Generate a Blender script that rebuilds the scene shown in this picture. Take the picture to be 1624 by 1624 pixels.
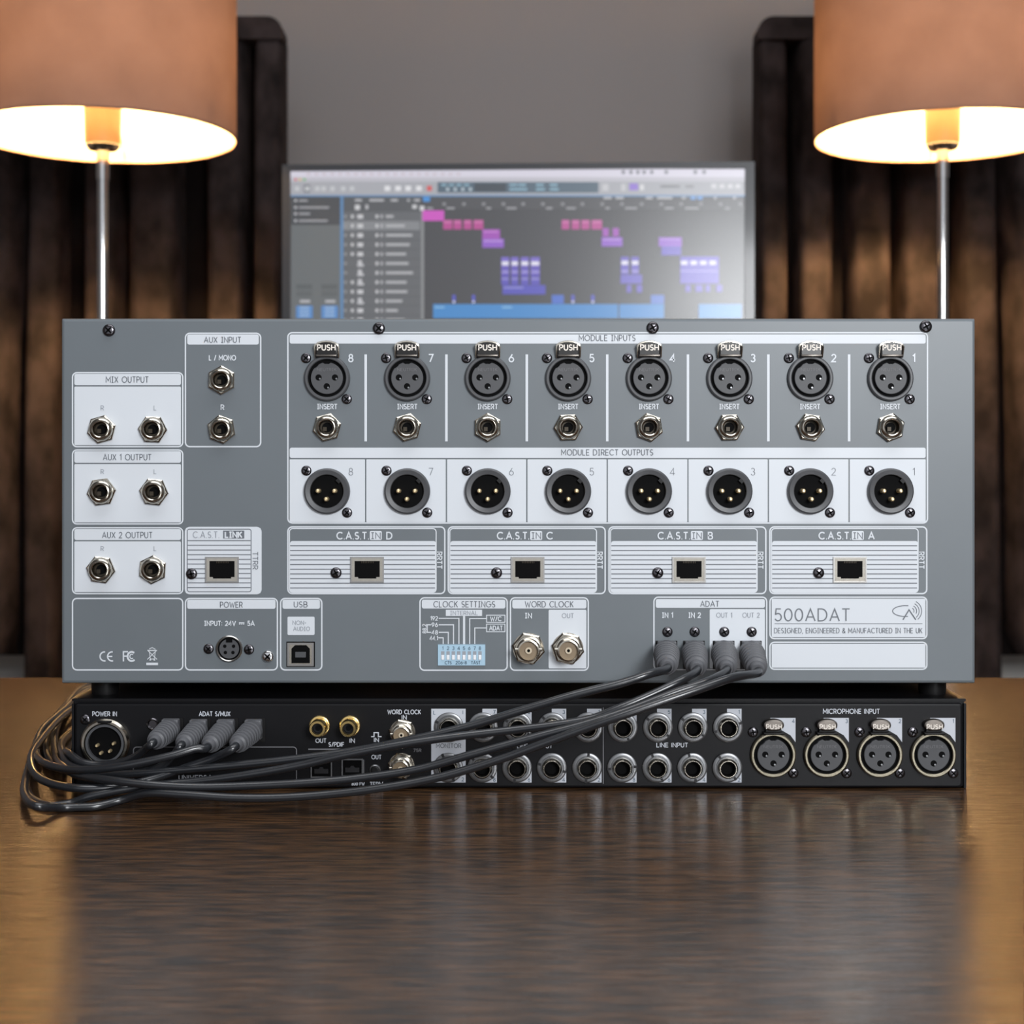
import bpy, math, random
from mathutils import Vector, Matrix, Euler
random.seed(7)
PI = math.pi
for o in list(bpy.data.objects): bpy.data.objects.remove(o)
C = bpy.context.scene.collection
SC = bpy.context.scene

# ------------------------------------------------------------------ camera
F = 2400.0            # focal length in pixels of the 1624 frame
D0 = 0.72             # distance camera - front panels
HC = 0.1548           # camera height above the desk top
HY = 735.0            # horizon row
cam_d = bpy.data.cameras.new('camera'); cam = bpy.data.objects.new('camera', cam_d); C.objects.link(cam)
cam.location = (0, -D0, HC); cam.rotation_euler = (PI/2, 0, 0)
cam_d.sensor_width = 36; cam_d.lens = F/1624*36
cam_d.shift_y = -(812-HY)/1624
cam_d.clip_start = 0.01
cam_d.dof.use_dof = True; cam_d.dof.focus_distance = D0; cam_d.dof.aperture_fstop = 15.0
SC.camera = cam
# ------------------------------------------------------------------ world, lights, exposure
SC.view_settings.view_transform = 'Standard'; SC.view_settings.look = 'None'
SC.view_settings.gamma = 1; SC.view_settings.exposure = 0.0; SC.view_settings.use_curve_mapping = False
w = bpy.data.worlds.new('world'); SC.world = w; w.use_nodes = True
w.node_tree.nodes['Background'].inputs[0].default_value = (0.88, 0.91, 0.97, 1)
w.node_tree.nodes['Background'].inputs[1].default_value = .80
def area(name, loc, target, sx, sy, power, col):
    l = bpy.data.lights.new(name, 'AREA'); l.shape = 'RECTANGLE'; l.size = sx; l.size_y = sy; l.energy = power; l.color = col
    o = bpy.data.objects.new(name, l); C.objects.link(o); o.location = loc
    o.rotation_euler = (Vector(target)-Vector(loc)).to_track_quat('-Z', 'Y').to_euler()
    return o
area('softbox_light', (0.56, -1.5, 0.56), (0.1, 0.3, 0.12), 0.46, 0.42, 19, (0.96, 0.98, 1.0))
area('ceiling_softbox_light', (0.20, -0.35, 1.55), (0.1, 0.15, 0.0), 1.8, 0.8, 17, (0.95, 0.97, 1.0))
BULB = 5000.0

# ------------------------------------------------------------------ materials
def lin(c):
    c = c/255.0
    return c/12.92 if c <= 0.04045 else ((c+0.055)/1.055)**2.4
def rgb(r, g, b): return (lin(r), lin(g), lin(b), 1)
def mat(name, col, rough=0.5, metal=0.0, spec=0.5, emit=None, es=1.0, bump=None, var=None, sheen=0, coat=0, coat_rough=.1, stretch=None):
    m = bpy.data.materials.new(name); m.use_nodes = True
    nt = m.node_tree; b = nt.nodes['Principled BSDF']
    b.inputs['Base Color'].default_value = rgb(*col); b.inputs['Roughness'].default_value = rough
    b.inputs['Metallic'].default_value = metal; b.inputs['Specular IOR Level'].default_value = spec
    b.inputs['Coat Weight'].default_value = coat; b.inputs['Coat Roughness'].default_value = coat_rough
    if sheen:
        b.inputs['Sheen Weight'].default_value = sheen; b.inputs['Sheen Roughness'].default_value = .35
        b.inputs['Sheen Tint'].default_value = rgb(190, 150, 130)
    if emit:
        b.inputs['Emission Color'].default_value = rgb(*emit); b.inputs['Emission Strength'].default_value = es
    tc = nt.nodes.new('ShaderNodeTexCoord'); mp = nt.nodes.new('ShaderNodeMapping'); nt.links.new(tc.outputs['Object'], mp.inputs[0])
    if stretch: mp.inputs['Scale'].default_value = stretch
    if var:      # (scale, amount 0-1 darker)
        n = nt.nodes.new('ShaderNodeTexNoise'); n.inputs['Scale'].default_value = var[0]; n.inputs['Detail'].default_value = 5
        nt.links.new(mp.outputs[0], n.inputs['Vector'])
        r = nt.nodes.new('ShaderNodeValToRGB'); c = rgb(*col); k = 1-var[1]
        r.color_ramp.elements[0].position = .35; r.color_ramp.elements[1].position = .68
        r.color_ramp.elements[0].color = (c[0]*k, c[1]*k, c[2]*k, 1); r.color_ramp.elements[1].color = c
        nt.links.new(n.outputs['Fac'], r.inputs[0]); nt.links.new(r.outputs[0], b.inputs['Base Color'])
    if bump:
        n = nt.nodes.new('ShaderNodeTexNoise'); n.inputs['Scale'].default_value = bump[0]; n.inputs['Detail'].default_value = 3
        nt.links.new(mp.outputs[0], n.inputs['Vector'])
        bn = nt.nodes.new('ShaderNodeBump'); bn.inputs['Strength'].default_value = bump[1]; bn.inputs['Distance'].default_value = bump[2]
        nt.links.new(n.outputs['Fac'], bn.inputs['Height']); nt.links.new(bn.outputs[0], b.inputs['Normal'])
    return m
M = {}
M['panel'] = mat('grey_powder_coat', (105, 112, 117), .40, spec=.55, bump=(2500, .08, .0001), var=(30, .04))
M['ink'] = mat('white_ink', (214, 219, 225), .45)
M['ink_grey'] = mat('grey_ink', (104, 109, 116), .5)
M['ink_lt'] = mat('pale_grey_ink', (150, 155, 163), .5)
M['chassis'] = mat('dark_steel', (30, 30, 33), .5, spec=.4)
M['black_panel'] = mat('black_coated_panel', (15, 15, 18), .42, spec=.22, bump=(2500, .1, .0001), var=(40, .1))
M['nickel'] = mat('nickel', (196, 190, 178), .2, 1.0, var=(400, .1))
M['dark_metal'] = mat('black_chrome_screw', (96, 94, 98), .24, 1.0)
M['steel'] = mat('brushed_steel', (170, 168, 165), .3, 1.0)
M['chrome'] = mat('chrome', (215, 215, 215), .08, 1.0)
M['brass'] = mat('gold_plated', (236, 206, 138), .2, 1.0)
M['pin_gold'] = mat('gold_pin', (250, 226, 180), .38, .85)
M['bronze_in'] = mat('jack_interior', (62, 54, 42), .45, .4)
M['black'] = mat('black_plastic', (14, 13, 14), .5, spec=.3)
M['void'] = mat('black_cavity', (6, 6, 7), .7, spec=.1)
M['shell'] = mat('charcoal_plastic', (74, 75, 78), .42, bump=(1500, .1, .0001))
M['insert'] = mat('dark_grey_insert', (72, 73, 76), .5, bump=(1500, .15, .0001))
M['insert_txt'] = mat('moulded_lettering', (104, 104, 107), .5)
M['smoke'] = mat('smoked_latch', (20, 17, 16), .3, .0, spec=.4)
M['ring'] = mat('satin_nickel_ring', (138, 132, 116), .34, 1.0)
M['latch_steel'] = mat('latch_steel', (120, 114, 108), .3, 1.0)
M['latch_txt'] = mat('latch_lettering', (232, 224, 214), .5)
M['teflon'] = mat('tan_insulator', (140, 122, 98), .5)
M['cream'] = mat('cream_insulator', (205, 190, 165), .5)
M['rubber'] = mat('boot_rubber', (88, 89, 93), .5, spec=.5)
M['cable'] = mat('cable_pvc', (32, 34, 38), .28, spec=.8)
M['dip'] = mat('pale_blue_switch_body', (168, 200, 220), .5)
M['slider'] = mat('white_slider', (240, 242, 245), .4)
M['dip_txt'] = mat('slate_print', (70, 92, 110), .5)
M['tag'] = mat('light_tag', (196, 200, 208), .5)
M['washer'] = mat('grey_washer', (130, 131, 133), .35, .85)
M['line'] = mat('dim_line', (112, 112, 116), .5)
M['bezel'] = mat('black_bezel', (36, 38, 44), .35, coat=.3)
M['wall'] = mat('taupe_wall_paint', (146, 142, 142), .85, bump=(60, .05, .002), var=(2.0, .05))
M['plain'] = mat('room_paint', (150, 146, 144), .9, bump=(60, .05, .002), var=(2.0, .05))
M['floor'] = mat('dark_carpet', (70, 66, 64), .95, bump=(300, .3, .004), var=(50, .2))
M['trim'] = mat('pale_trim_paint', (214, 212, 208), .6, bump=(90, .05, .001), var=(3.0, .04))
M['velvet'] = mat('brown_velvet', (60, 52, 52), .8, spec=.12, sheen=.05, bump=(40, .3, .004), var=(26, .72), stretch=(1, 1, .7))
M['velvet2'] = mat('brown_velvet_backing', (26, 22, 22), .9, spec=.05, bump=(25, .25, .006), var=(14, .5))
M['cup'] = mat('cream_lamp_holder', (150, 124, 94), .4, var=(20, .05))
M['bulb'] = mat('bulb_glass', (255, 240, 220), .3, emit=(255, 202, 136), es=BULB)
M['console'] = mat('dark_walnut_veneer', (60, 42, 32), .45, var=(6, .4), stretch=(1, 12, 12))

def wood():
    m = bpy.data.materials.new('dark_oak_veneer'); m.use_nodes = True; nt = m.node_tree; b = nt.nodes['Principled BSDF']
    L = nt.links.new; N = nt.nodes.new
    tc = N('ShaderNodeTexCoord'); mp = N('ShaderNodeMapping'); mp.inputs['Scale'].default_value = (9, 112, 112); L(tc.outputs['Object'], mp.inputs[0])
    n = N('ShaderNodeTexNoise'); n.inputs['Scale'].default_value = 5; n.inputs['Detail'].default_value = 6; n.inputs['Distortion'].default_value = .4; L(mp.outputs[0], n.inputs['Vector'])
    mp2 = N('ShaderNodeMapping'); mp2.inputs['Scale'].default_value = (1.2, 14, 14); L(tc.outputs['Object'], mp2.inputs[0])
    n2 = N('ShaderNodeTexNoise'); n2.inputs['Scale'].default_value = 3; n2.inputs['Detail'].default_value = 4; L(mp2.outputs[0], n2.inputs['Vector'])
    r = N('ShaderNodeValToRGB'); e = r.color_ramp.elements
    e[0].position = .43; e[0].color = rgb(44, 32, 22); e[1].position = .60; e[1].color = rgb(96, 67, 42)
    L(n.outputs['Fac'], r.inputs[0])
    mx = N('ShaderNodeMix'); mx.data_type = 'RGBA'; mx.blend_type = 'MULTIPLY'; mx.inputs[0].default_value = .3
    r2 = N('ShaderNodeValToRGB'); r2.color_ramp.elements[0].position = .3; r2.color_ramp.elements[1].position = .7
    r2.color_ramp.elements[0].color = (.45, .45, .45, 1)
    L(n2.outputs['Fac'], r2.inputs[0]); L(r.outputs[0], mx.inputs[6]); L(r2.outputs[0], mx.inputs[7]); L(mx.outputs[2], b.inputs['Base Color'])
    b.inputs['Roughness'].default_value = .2; b.inputs['Specular IOR Level'].default_value = .6
    bn = N('ShaderNodeBump'); bn.inputs['Strength'].default_value = .30; bn.inputs['Distance'].default_value = .0009
    L(n.outputs['Fac'], bn.inputs['Height']); L(bn.outputs[0], b.inputs['Normal'])
    return m
M['wood'] = wood()
def shade_mat():
    m = bpy.data.materials.new('lampshade_fabric'); m.use_nodes = True; nt = m.node_tree; L = nt.links.new; N = nt.nodes.new
    for n in list(nt.nodes): nt.nodes.remove(n)
    out = N('ShaderNodeOutputMaterial'); geo = N('ShaderNodeNewGeometry')
    tc = N('ShaderNodeTexCoord'); mp = N('ShaderNodeMapping'); mp.inputs['Scale'].default_value = (16, 16, 16); L(tc.outputs['Object'], mp.inputs[0])
    n = N('ShaderNodeTexNoise'); n.inputs['Scale'].default_value = 1.2; n.inputs['Detail'].default_value = 6; L(mp.outputs[0], n.inputs['Vector'])
    r = N('ShaderNodeValToRGB'); r.color_ramp.elements[0].position = .3; r.color_ramp.elements[1].position = .7
    r.color_ramp.elements[0].color = rgb(138, 108, 94); r.color_ramp.elements[1].color = rgb(150, 118, 103); L(n.outputs['Fac'], r.inputs[0])
    mixc = N('ShaderNodeMix'); mixc.data_type = 'RGBA'; L(geo.outputs['Backfacing'], mixc.inputs[0])
    L(r.outputs[0], mixc.inputs[6]); mixc.inputs[7].default_value = rgb(132, 127, 118)
    d = N('ShaderNodeBsdfDiffuse'); L(mixc.outputs[2], d.inputs[0])
    t = N('ShaderNodeBsdfTranslucent'); L(r.outputs[0], t.inputs[0])
    ms = N('ShaderNodeMixShader'); ms.inputs[0].default_value = SHADE_T; L(d.outputs[0], ms.inputs[1]); L(t.outputs[0], ms.inputs[2]); L(ms.outputs[0], out.inputs[0])
    return m
SHADE_T = 0.0155
M['shade'] = shade_mat()

# ------------------------------------------------------------------ mesh builder
class MB:
    def __init__(s): s.v = []; s.f = []; s.mi = []; s.cur = 0
    def add(s, vs, fs):
        k = len(s.v); s.v += [tuple(v) for v in vs]
        for f in fs: s.f.append(tuple(i+k for i in f)); s.mi.append(s.cur)
    def box(s, x0, x1, y0, y1, z0, z1, b=0):
        if b <= 0:
            vs = [(x, y, z) for x in (x0, x1) for y in (y0, y1) for z in (z0, z1)]
            s.add(vs, [(0, 1, 3, 2), (4, 6, 7, 5), (0, 4, 5, 1), (2, 3, 7, 6), (0, 2, 6, 4), (1, 5, 7, 3)]); return
        # bevelled on the outline facing the viewer (y0): rounded plate
        s.prism(rrect(x0, x1, z0, z1, b), y1, y0, bev=min(b, (y1-y0)*.5))
    def prism(s, poly, yb, yf, bev=0):
        """polygon [(x,z)] extruded from yb (back) to yf (front, towards camera, smaller y)"""
        n = len(poly)
        if bev:
            cx = sum(p[0] for p in poly)/n; cz = sum(p[1] for p in poly)/n
            mx = max(abs(p[0]-cx) for p in poly); mz = max(abs(p[1]-cz) for p in poly)
            inner = [(cx+(p[0]-cx)*(1-bev/mx), cz+(p[1]-cz)*(1-bev/mz)) for p in poly]
            lay = [[(x, yb, z) for x, z in poly], [(x, yf+bev, z) for x, z in poly],
                   [(cx+(p[0]-cx)*(1-.3*bev/mx), yf+.3*bev, cz+(p[1]-cz)*(1-.3*bev/mz)) for p in poly], [(x, yf, z) for x, z in inner]]
        else:
            lay = [[(x, yb, z) for x, z in poly], [(x, yf, z) for x, z in poly]]
        vs = [p for l in lay for p in l]; fs = []
        for k in range(len(lay)-1):
            for i in range(n):
                j = (i+1) % n; fs.append((k*n+i, k*n+j, (k+1)*n+j, (k+1)*n+i))
        fs.append(tuple(range(n))[::-1]); fs.append(tuple((len(lay)-1)*n+i for i in range(n)))
        s.add(vs, fs)
    def lathe(s, prof, p0=(0, 0, 0), p1=None, seg=32, capb=True, capf=True, ph=0.0):
        """prof: [(radius, distance along axis)], axis p0->p1 (default towards the viewer, -y)"""
        p0 = Vector(p0); ax = (Vector(p1)-p0).normalized() if p1 is not None else Vector((0, -1, 0))
        u = ax.cross(Vector((0, 0, 1)))
        if u.length < 1e-4: u = Vector((1, 0, 0))
        u.normalize(); v = u.cross(ax).normalized() * 1
        vs = []; fs = []
        for r, t in prof:
            for i in range(seg):
                a = 2*PI*i/seg+ph; vs.append(p0+ax*t+u*(r*math.cos(a))+v*(r*math.sin(a)))
        for k in range(len(prof)-1):
            for i in range(seg):
                j = (i+1) % seg; fs.append((k*seg+i, k*seg+j, (k+1)*seg+j, (k+1)*seg+i))
        if capb: fs.append(tuple(range(seg))[::-1])
        if capf: fs.append(tuple((len(prof)-1)*seg+i for i in range(seg)))
        s.add(vs, fs)
    def tube(s, pts, r, seg=10, caps=True):
        pts = [Vector(p) for p in pts]; n = len(pts); vs = []; fs = []
        t = (pts[1]-pts[0]).normalized(); u = t.cross(Vector((0, 0, 1)))
        if u.length < 1e-3: u = t.cross(Vector((0, 1, 0)))
        u.normalize()
        for i, p in enumerate(pts):
            t = (pts[min(i+1, n-1)]-pts[max(i-1, 0)]).normalized(); u = (u-t*u.dot(t)).normalized(); v = t.cross(u)
            for k in range(seg):
                a = 2*PI*k/seg; vs.append(p+u*(r*math.cos(a))+v*(r*math.sin(a)))
        for i in range(n-1):
            for k in range(seg):
                j = (k+1) % seg; fs.append((i*seg+k, i*seg+j, (i+1)*seg+j, (i+1)*seg+k))
        if caps: fs.append(tuple(range(seg))[::-1]); fs.append(tuple((n-1)*seg+k for k in range(seg)))
        s.add(vs, fs)
    def build(s, name, m, parent=None, loc=(0, 0, 0), smooth=True, ang=35):
        me = bpy.data.meshes.new(name); me.from_pydata(s.v, [], s.f)
        ms = m if isinstance(m, (list, tuple)) else [m]
        for x in ms: me.materials.append(M[x] if isinstance(x, str) else x)
        me.polygons.foreach_set('material_index', s.mi)
        me.update()
        import bmesh
        if not getattr(s, 'flat', False):
            bm = bmesh.new(); bm.from_mesh(me); bmesh.ops.recalc_face_normals(bm, faces=bm.faces); bm.to_mesh(me); bm.free()
        if smooth:
            me.polygons.foreach_set('use_smooth', [len(p.vertices) < 5 for p in me.polygons]); me.set_sharp_from_angle(angle=math.radians(ang))
            me.polygons.foreach_set('use_smooth', [len(p.vertices) < 5 for p in me.polygons]); me.update()
        o = bpy.data.objects.new(name, me); C.objects.link(o); o.location = loc
        if parent: o.parent = parent
        return o
def rrect(x0, x1, z0, z1, r, n=5):
    r = min(r, abs(x1-x0)/2*.999, abs(z1-z0)/2*.999); P = []
    for cx, cz, a in ((x1-r, z1-r, 0), (x0+r, z1-r, 90), (x0+r, z0+r, 180), (x1-r, z0+r, 270)):
        for k in range(n+1):
            t = math.radians(a+90*k/n); P.append((cx+r*math.cos(t), cz+r*math.sin(t)))
    return P
def empty(name, loc, label=None, cat=None, group=None):
    o = bpy.data.objects.new(name, None); C.objects.link(o); o.location = loc; o.empty_display_size = .02
    tag(o, label, cat, group); return o
def tag(o, label=None, cat=None, group=None, kind=None):
    if label: o['label'] = label
    if cat: o['category'] = cat
    if group: o['group'] = group
    if kind: o['kind'] = kind
    return o
def dup(o, parent, loc):
    c = o.copy(); C.objects.link(c); c.parent = parent; c.location = loc
    for ch in o.children:
        d = ch.copy(); C.objects.link(d); d.parent = c
    return c
S = D0/F
def X(px, D=D0): return (px-812)*D/F
def Z(py, D=D0): return HC-(py-HY)*D/F
def PT(px, py, y):            # pixel + depth -> world point
    D = D0+y; return Vector((X(px, D), y, Z(py, D)))

# ------------------------------------------------------------------ stroke lettering
def arc(cx, cy, rx, ry, a0, a1, n=10):
    return [(cx+rx*math.cos(math.radians(a0+(a1-a0)*i/n)), cy+ry*math.sin(math.radians(a0+(a1-a0)*i/n))) for i in range(n+1)]
G = {
 'A': (.82, [[(0, 0), (.41, 1), (.82, 0)], [(.14, .32), (.68, .32)]]),
 'B': (.62, [[(0, 0), (0, 1), (.33, 1)]+arc(.33, .76, .24, .24, 90, -90, 6)+[(0, .52)], [(.35, .52)]+arc(.36, .26, .26, .26, 90, -90, 6)+[(0, 0)]]),
 'C': (.86, [arc(.5, .5, .5, .5, 48, 312, 14)]),
 'D': (.76, [[(0, 0), (0, 1), (.28, 1)]+arc(.28, .5, .48, .5, 90, -90, 10)+[(0, 0)]]),
 'E': (.56, [[(.56, 1), (0, 1), (0, 0), (.56, 0)], [(0, .5), (.5, .5)]]),
 'F': (.54, [[(.54, 1), (0, 1), (0, 0)], [(0, .5), (.46, .5)]]),
 'G': (.95, [arc(.5, .5, .5, .5, 48, 360, 15)+[(.6, .5)]]),
 'H': (.68, [[(0, 0), (0, 1)], [(.68, 0), (.68, 1)], [(0, .5), (.68, .5)]]),
 'I': (.36, [[(.18, 0), (.18, 1)], [(0, 0), (.36, 0)], [(0, 1), (.36, 1)]]),
 'i': (.04, [[(.02, 0), (.02, 1)]]),
 'J': (.45, [[(.45, 1), (.45, .22)]+arc(.23, .22, .22, .22, 0, -150, 6)]),
 'K': (.62, [[(0, 0), (0, 1)], [(.6, 1), (0, .42)], [(.2, .6), (.62, 0)]]),
 'L': (.5, [[(0, 1), (0, 0), (.5, 0)]]),
 'M': (.9, [[(0, 0), (0, 1), (.45, .3), (.9, 1), (.9, 0)]]),
 'N': (.7, [[(0, 0), (0, 1), (.7, 0), (.7, 1)]]),
 'O': (1.0, [arc(.5, .5, .5, .5, 0, 360, 20)]),
 'P': (.6, [[(0, 0), (0, 1), (.32, 1)]+arc(.32, .72, .28, .28, 90, -90, 8)+[(0, .44)]]),
 'Q': (1.0, [arc(.5, .5, .5, .5, 0, 360, 20), [(.6, .3), (.95, 0)]]),
 'R': (.62, [[(0, 0), (0, 1), (.32, 1)]+arc(.32, .72, .28, .28, 90, -90, 8)+[(0, .44)], [(.3, .44), (.62, 0)]]),
 'S': (.58, [arc(.29, .745, .255, .255, 40, 265, 9)+arc(.29, .25, .27, .25, 85, -145, 9)]),
 'T': (.62, [[(0, 1), (.62, 1)], [(.31, 1), (.31, 0)]]),
 'U': (.66, [[(0, 1), (0, .33)]+arc(.33, .33, .33, .33, 180, 360, 10)+[(.66, 1)]]),
 'V': (.76, [[(0, 1), (.38, 0), (.76, 1)]]),
 'W': (1.1, [[(0, 1), (.28, 0), (.55, .8), (.82, 0), (1.1, 1)]]),
 'X': (.68, [[(0, 0), (.68, 1)], [(0, 1), (.68, 0)]]),
 'Y': (.7, [[(0, 1), (.35, .45), (.7, 1)], [(.35, .45), (.35, 0)]]),
 'Z': (.6, [[(0, 1), (.6, 1), (0, 0), (.6, 0)]]),
 '0': (.66, [arc(.33, .5, .33, .5, 0, 360, 18)]),
 '1': (.26, [[(0, .8), (.24, 1), (.24, 0)]]),
 '2': (.56, [arc(.28, .72, .27, .28, 165, -35, 9)+[(0, 0), (.58, 0)]]),
 '3': (.56, [arc(.27, .755, .245, .245, 150, -80, 9), arc(.27, .26, .28, .26, 85, -155, 9)]),
 '4': (.66, [[(.48, 0), (.48, 1), (0, .27), (.66, .27)]]),
 '5': (.56, [[(.5, 1), (.1, 1), (.05, .55)]+arc(.27, .31, .29, .31, 125, -150, 10)]),
 '6': (.6, [[(.42, 1), (.07, .47)], arc(.3, .3, .3, .3, 0, 360, 14)]),
 '7': (.56, [[(0, 1), (.56, 1), (.16, 0)]]),
 '8': (.56, [arc(.28, .755, .225, .245, 0, 360, 12), arc(.28, .26, .28, .26, 0, 360, 12)]),
 '9': (.6, [[(.18, 0), (.53, .53)], arc(.3, .7, .3, .3, 0, 360, 14)]),
 '/': (.4, [[(0, -.05), (.4, 1.05)]]), '.': (.05, [[(0, 0), (.05, 0)]]), ',': (.08, [[(.08, .05), (0, -.15)]]),
 ':': (.05, [[(0, .15), (.05, .15)], [(0, .65), (.05, .65)]]), '-': (.34, [[(0, .45), (.34, .45)]]), ' ': (.32, []),
 '&': (.7, [[(.7, 0), (.18, .62)]+arc(.32, .78, .2, .2, 215, -40, 8)+arc(.27, .25, .27, .25, 105, 300, 8)+[(.68, .38)]]),
 '=': (1.3, [[(0, .62), (1.3, .62)], [(0, .35), (.3, .35)], [(.5, .35), (.8, .35)], [(1.0, .35), (1.3, .35)]]),
 '~': (1.3, [[(0, .15), (.35, .15), (.35, .85), (.9, .85), (.9, .15), (1.3, .15)]]),
}
def stroke(mb, pts, w, y, closed=False):
    """mitred flat ribbon; every stroke sits a hair in front of the one before"""
    P = [pts[0]]
    for p in pts[1:]:
        if math.hypot(p[0]-P[-1][0], p[1]-P[-1][1]) > 1e-7: P.append(p)
    if len(P) < 2: return
    h = w/2; loop = len(P) > 3 and math.hypot(P[0][0]-P[-1][0], P[0][1]-P[-1][1]) < 1e-6
    if loop: P = P[:-1]
    n = len(P); y = y-1.2e-6*(len(mb.v) % 97)
    def dr(a, b):
        L = math.hypot(b[0]-a[0], b[1]-a[1]); return ((b[0]-a[0])/L, (b[1]-a[1])/L)
    vs = []
    for i in range(n):
        d0 = dr(P[i-1], P[i]) if (i > 0 or loop) else None
        d1 = dr(P[i], P[(i+1) % n]) if (i < n-1 or loop) else None
        if d0 is None: d0 = d1
        if d1 is None: d1 = d0
        nx, nz = -(d0[1]+d1[1]), d0[0]+d1[0]; L = math.hypot(nx, nz)
        if L < .25: nx, nz, k = -d0[1], d0[0], 1
        else:
            nx /= L; nz /= L; k = min(1/max(nx*-d0[1]+nz*d0[0], .3), 2.4)
        ex = ez = 0
        if not loop and i in (0, n-1):
            q = -.3 if i == 0 else .3; ex, ez = d1[0]*h*q, d1[1]*h*q
        vs += [(P[i][0]+nx*h*k+ex, y, P[i][1]+nz*h*k+ez), (P[i][0]-nx*h*k+ex, y, P[i][1]-nz*h*k+ez)]
    fs = [(2*i, 2*i+1, 2*((i+1) % n)+1, 2*((i+1) % n)) for i in range(n if loop else n-1)]
    mb.add(vs, fs)
def text_mb(mb, t, cx, cz, cap, width=None, w=.0003, y=-.0002, rot=0, gap=.28, plain=False):
    if plain: t = t.replace('I', 'i')
    tot = 0
    for ch in t: tot += G[ch][0]+gap
    tot -= gap; sx = cap if width is None else width/tot; x = -tot*sx/2
    ca, sa = math.cos(rot), math.sin(rot)
    for ch in t:
        gw, st = G[ch]
        for pl in st:
            pp = [(x+p[0]*sx, (p[1]-.5)*cap) for p in pl]
            stroke(mb, [(cx+p[0]*ca-p[1]*sa, cz+p[0]*sa+p[1]*ca) for p in pp], w, y)
        x += (gw+gap)*sx
def text(t, px, py, cap, width, w, m, parent, name='lettering', rot=0, lay=2, plain=False, gap=.28, org=None):
    """size args in pixels of the photograph on the plane y=0; parent's world origin subtracted"""
    mb = MB(); mb.flat = True
    ox, oy, oz = org if org is not None else worldloc(parent)
    text_mb(mb, t, X(px)-ox, Z(py)-oz, cap*S, width*S if width else None, w*S, -.00009*lay-oy, rot, gap, plain)
    return mb.build(name, m, parent, smooth=False)
def worldloc(o):
    v = Vector((0, 0, 0))
    while o is not None: v = v+o.location; o = o.parent
    return v
def prect(mb, x0, x1, y0, y1, lay, org, r=0):
    """flat printed rectangle, pixels"""
    P = rrect(X(x0), X(x1), Z(y1), Z(y0), max(r, .01)*S, 4)
    mb.add([(p[0]-org[0], -.00009*lay-org[1]-1.2e-6*(len(mb.v) % 41), p[1]-org[2]) for p in P], [tuple(range(len(P)))[::-1]])
def poutline(mb, x0, x1, y0, y1, lay, org, r=8, w=2.2):
    A = rrect(X(x0), X(x1), Z(y1), Z(y0), r*S, 5); B = rrect(X(x0+w), X(x1-w), Z(y1-w), Z(y0+w), max(r-w, .5)*S, 5); n = len(A); y = -.00009*lay-org[1]
    vs = [(p[0]-org[0], y, p[1]-org[2]) for p in A+B]
    mb.add(vs, [(i, i+n, (i+1) % n+n, (i+1) % n) for i in range(n)])

# ------------------------------------------------------------------ room
def struct(name, mb, m): o = mb.build(name, m); o['kind'] = 'structure'; return o
ZF = -.75; YW = 1.63
b = MB(); b.box(-2.1, 2.1, -2.6, YW+.1, ZF-.1, ZF); struct('floor', b, 'floor')
b = MB(); b.box(-2.1, 2.1, YW, YW+.1, ZF, 1.75); struct('wall_back', b, 'wall')
b = MB(); b.box(-2.1, -2.0, -2.6, YW, ZF, 1.75); struct('wall_left', b, 'plain')
b = MB(); b.box(2.0, 2.1, -2.6, YW, ZF, 1.75); struct('wall_right', b, 'plain')
b = MB(); b.box(-2.1, 2.1, -2.6, YW+.1, 1.75, 1.85); struct('ceiling', b, 'plain')
b = MB(); b.box(-2.0, 2.0, YW-.03, YW, ZF, Z(1030, D0+YW-.03)); b.box(-2.0, 2.0, YW-.045, YW, Z(1040, D0+YW), Z(1030, D0+YW)); struct('trim_1', b, 'trim')

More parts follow.
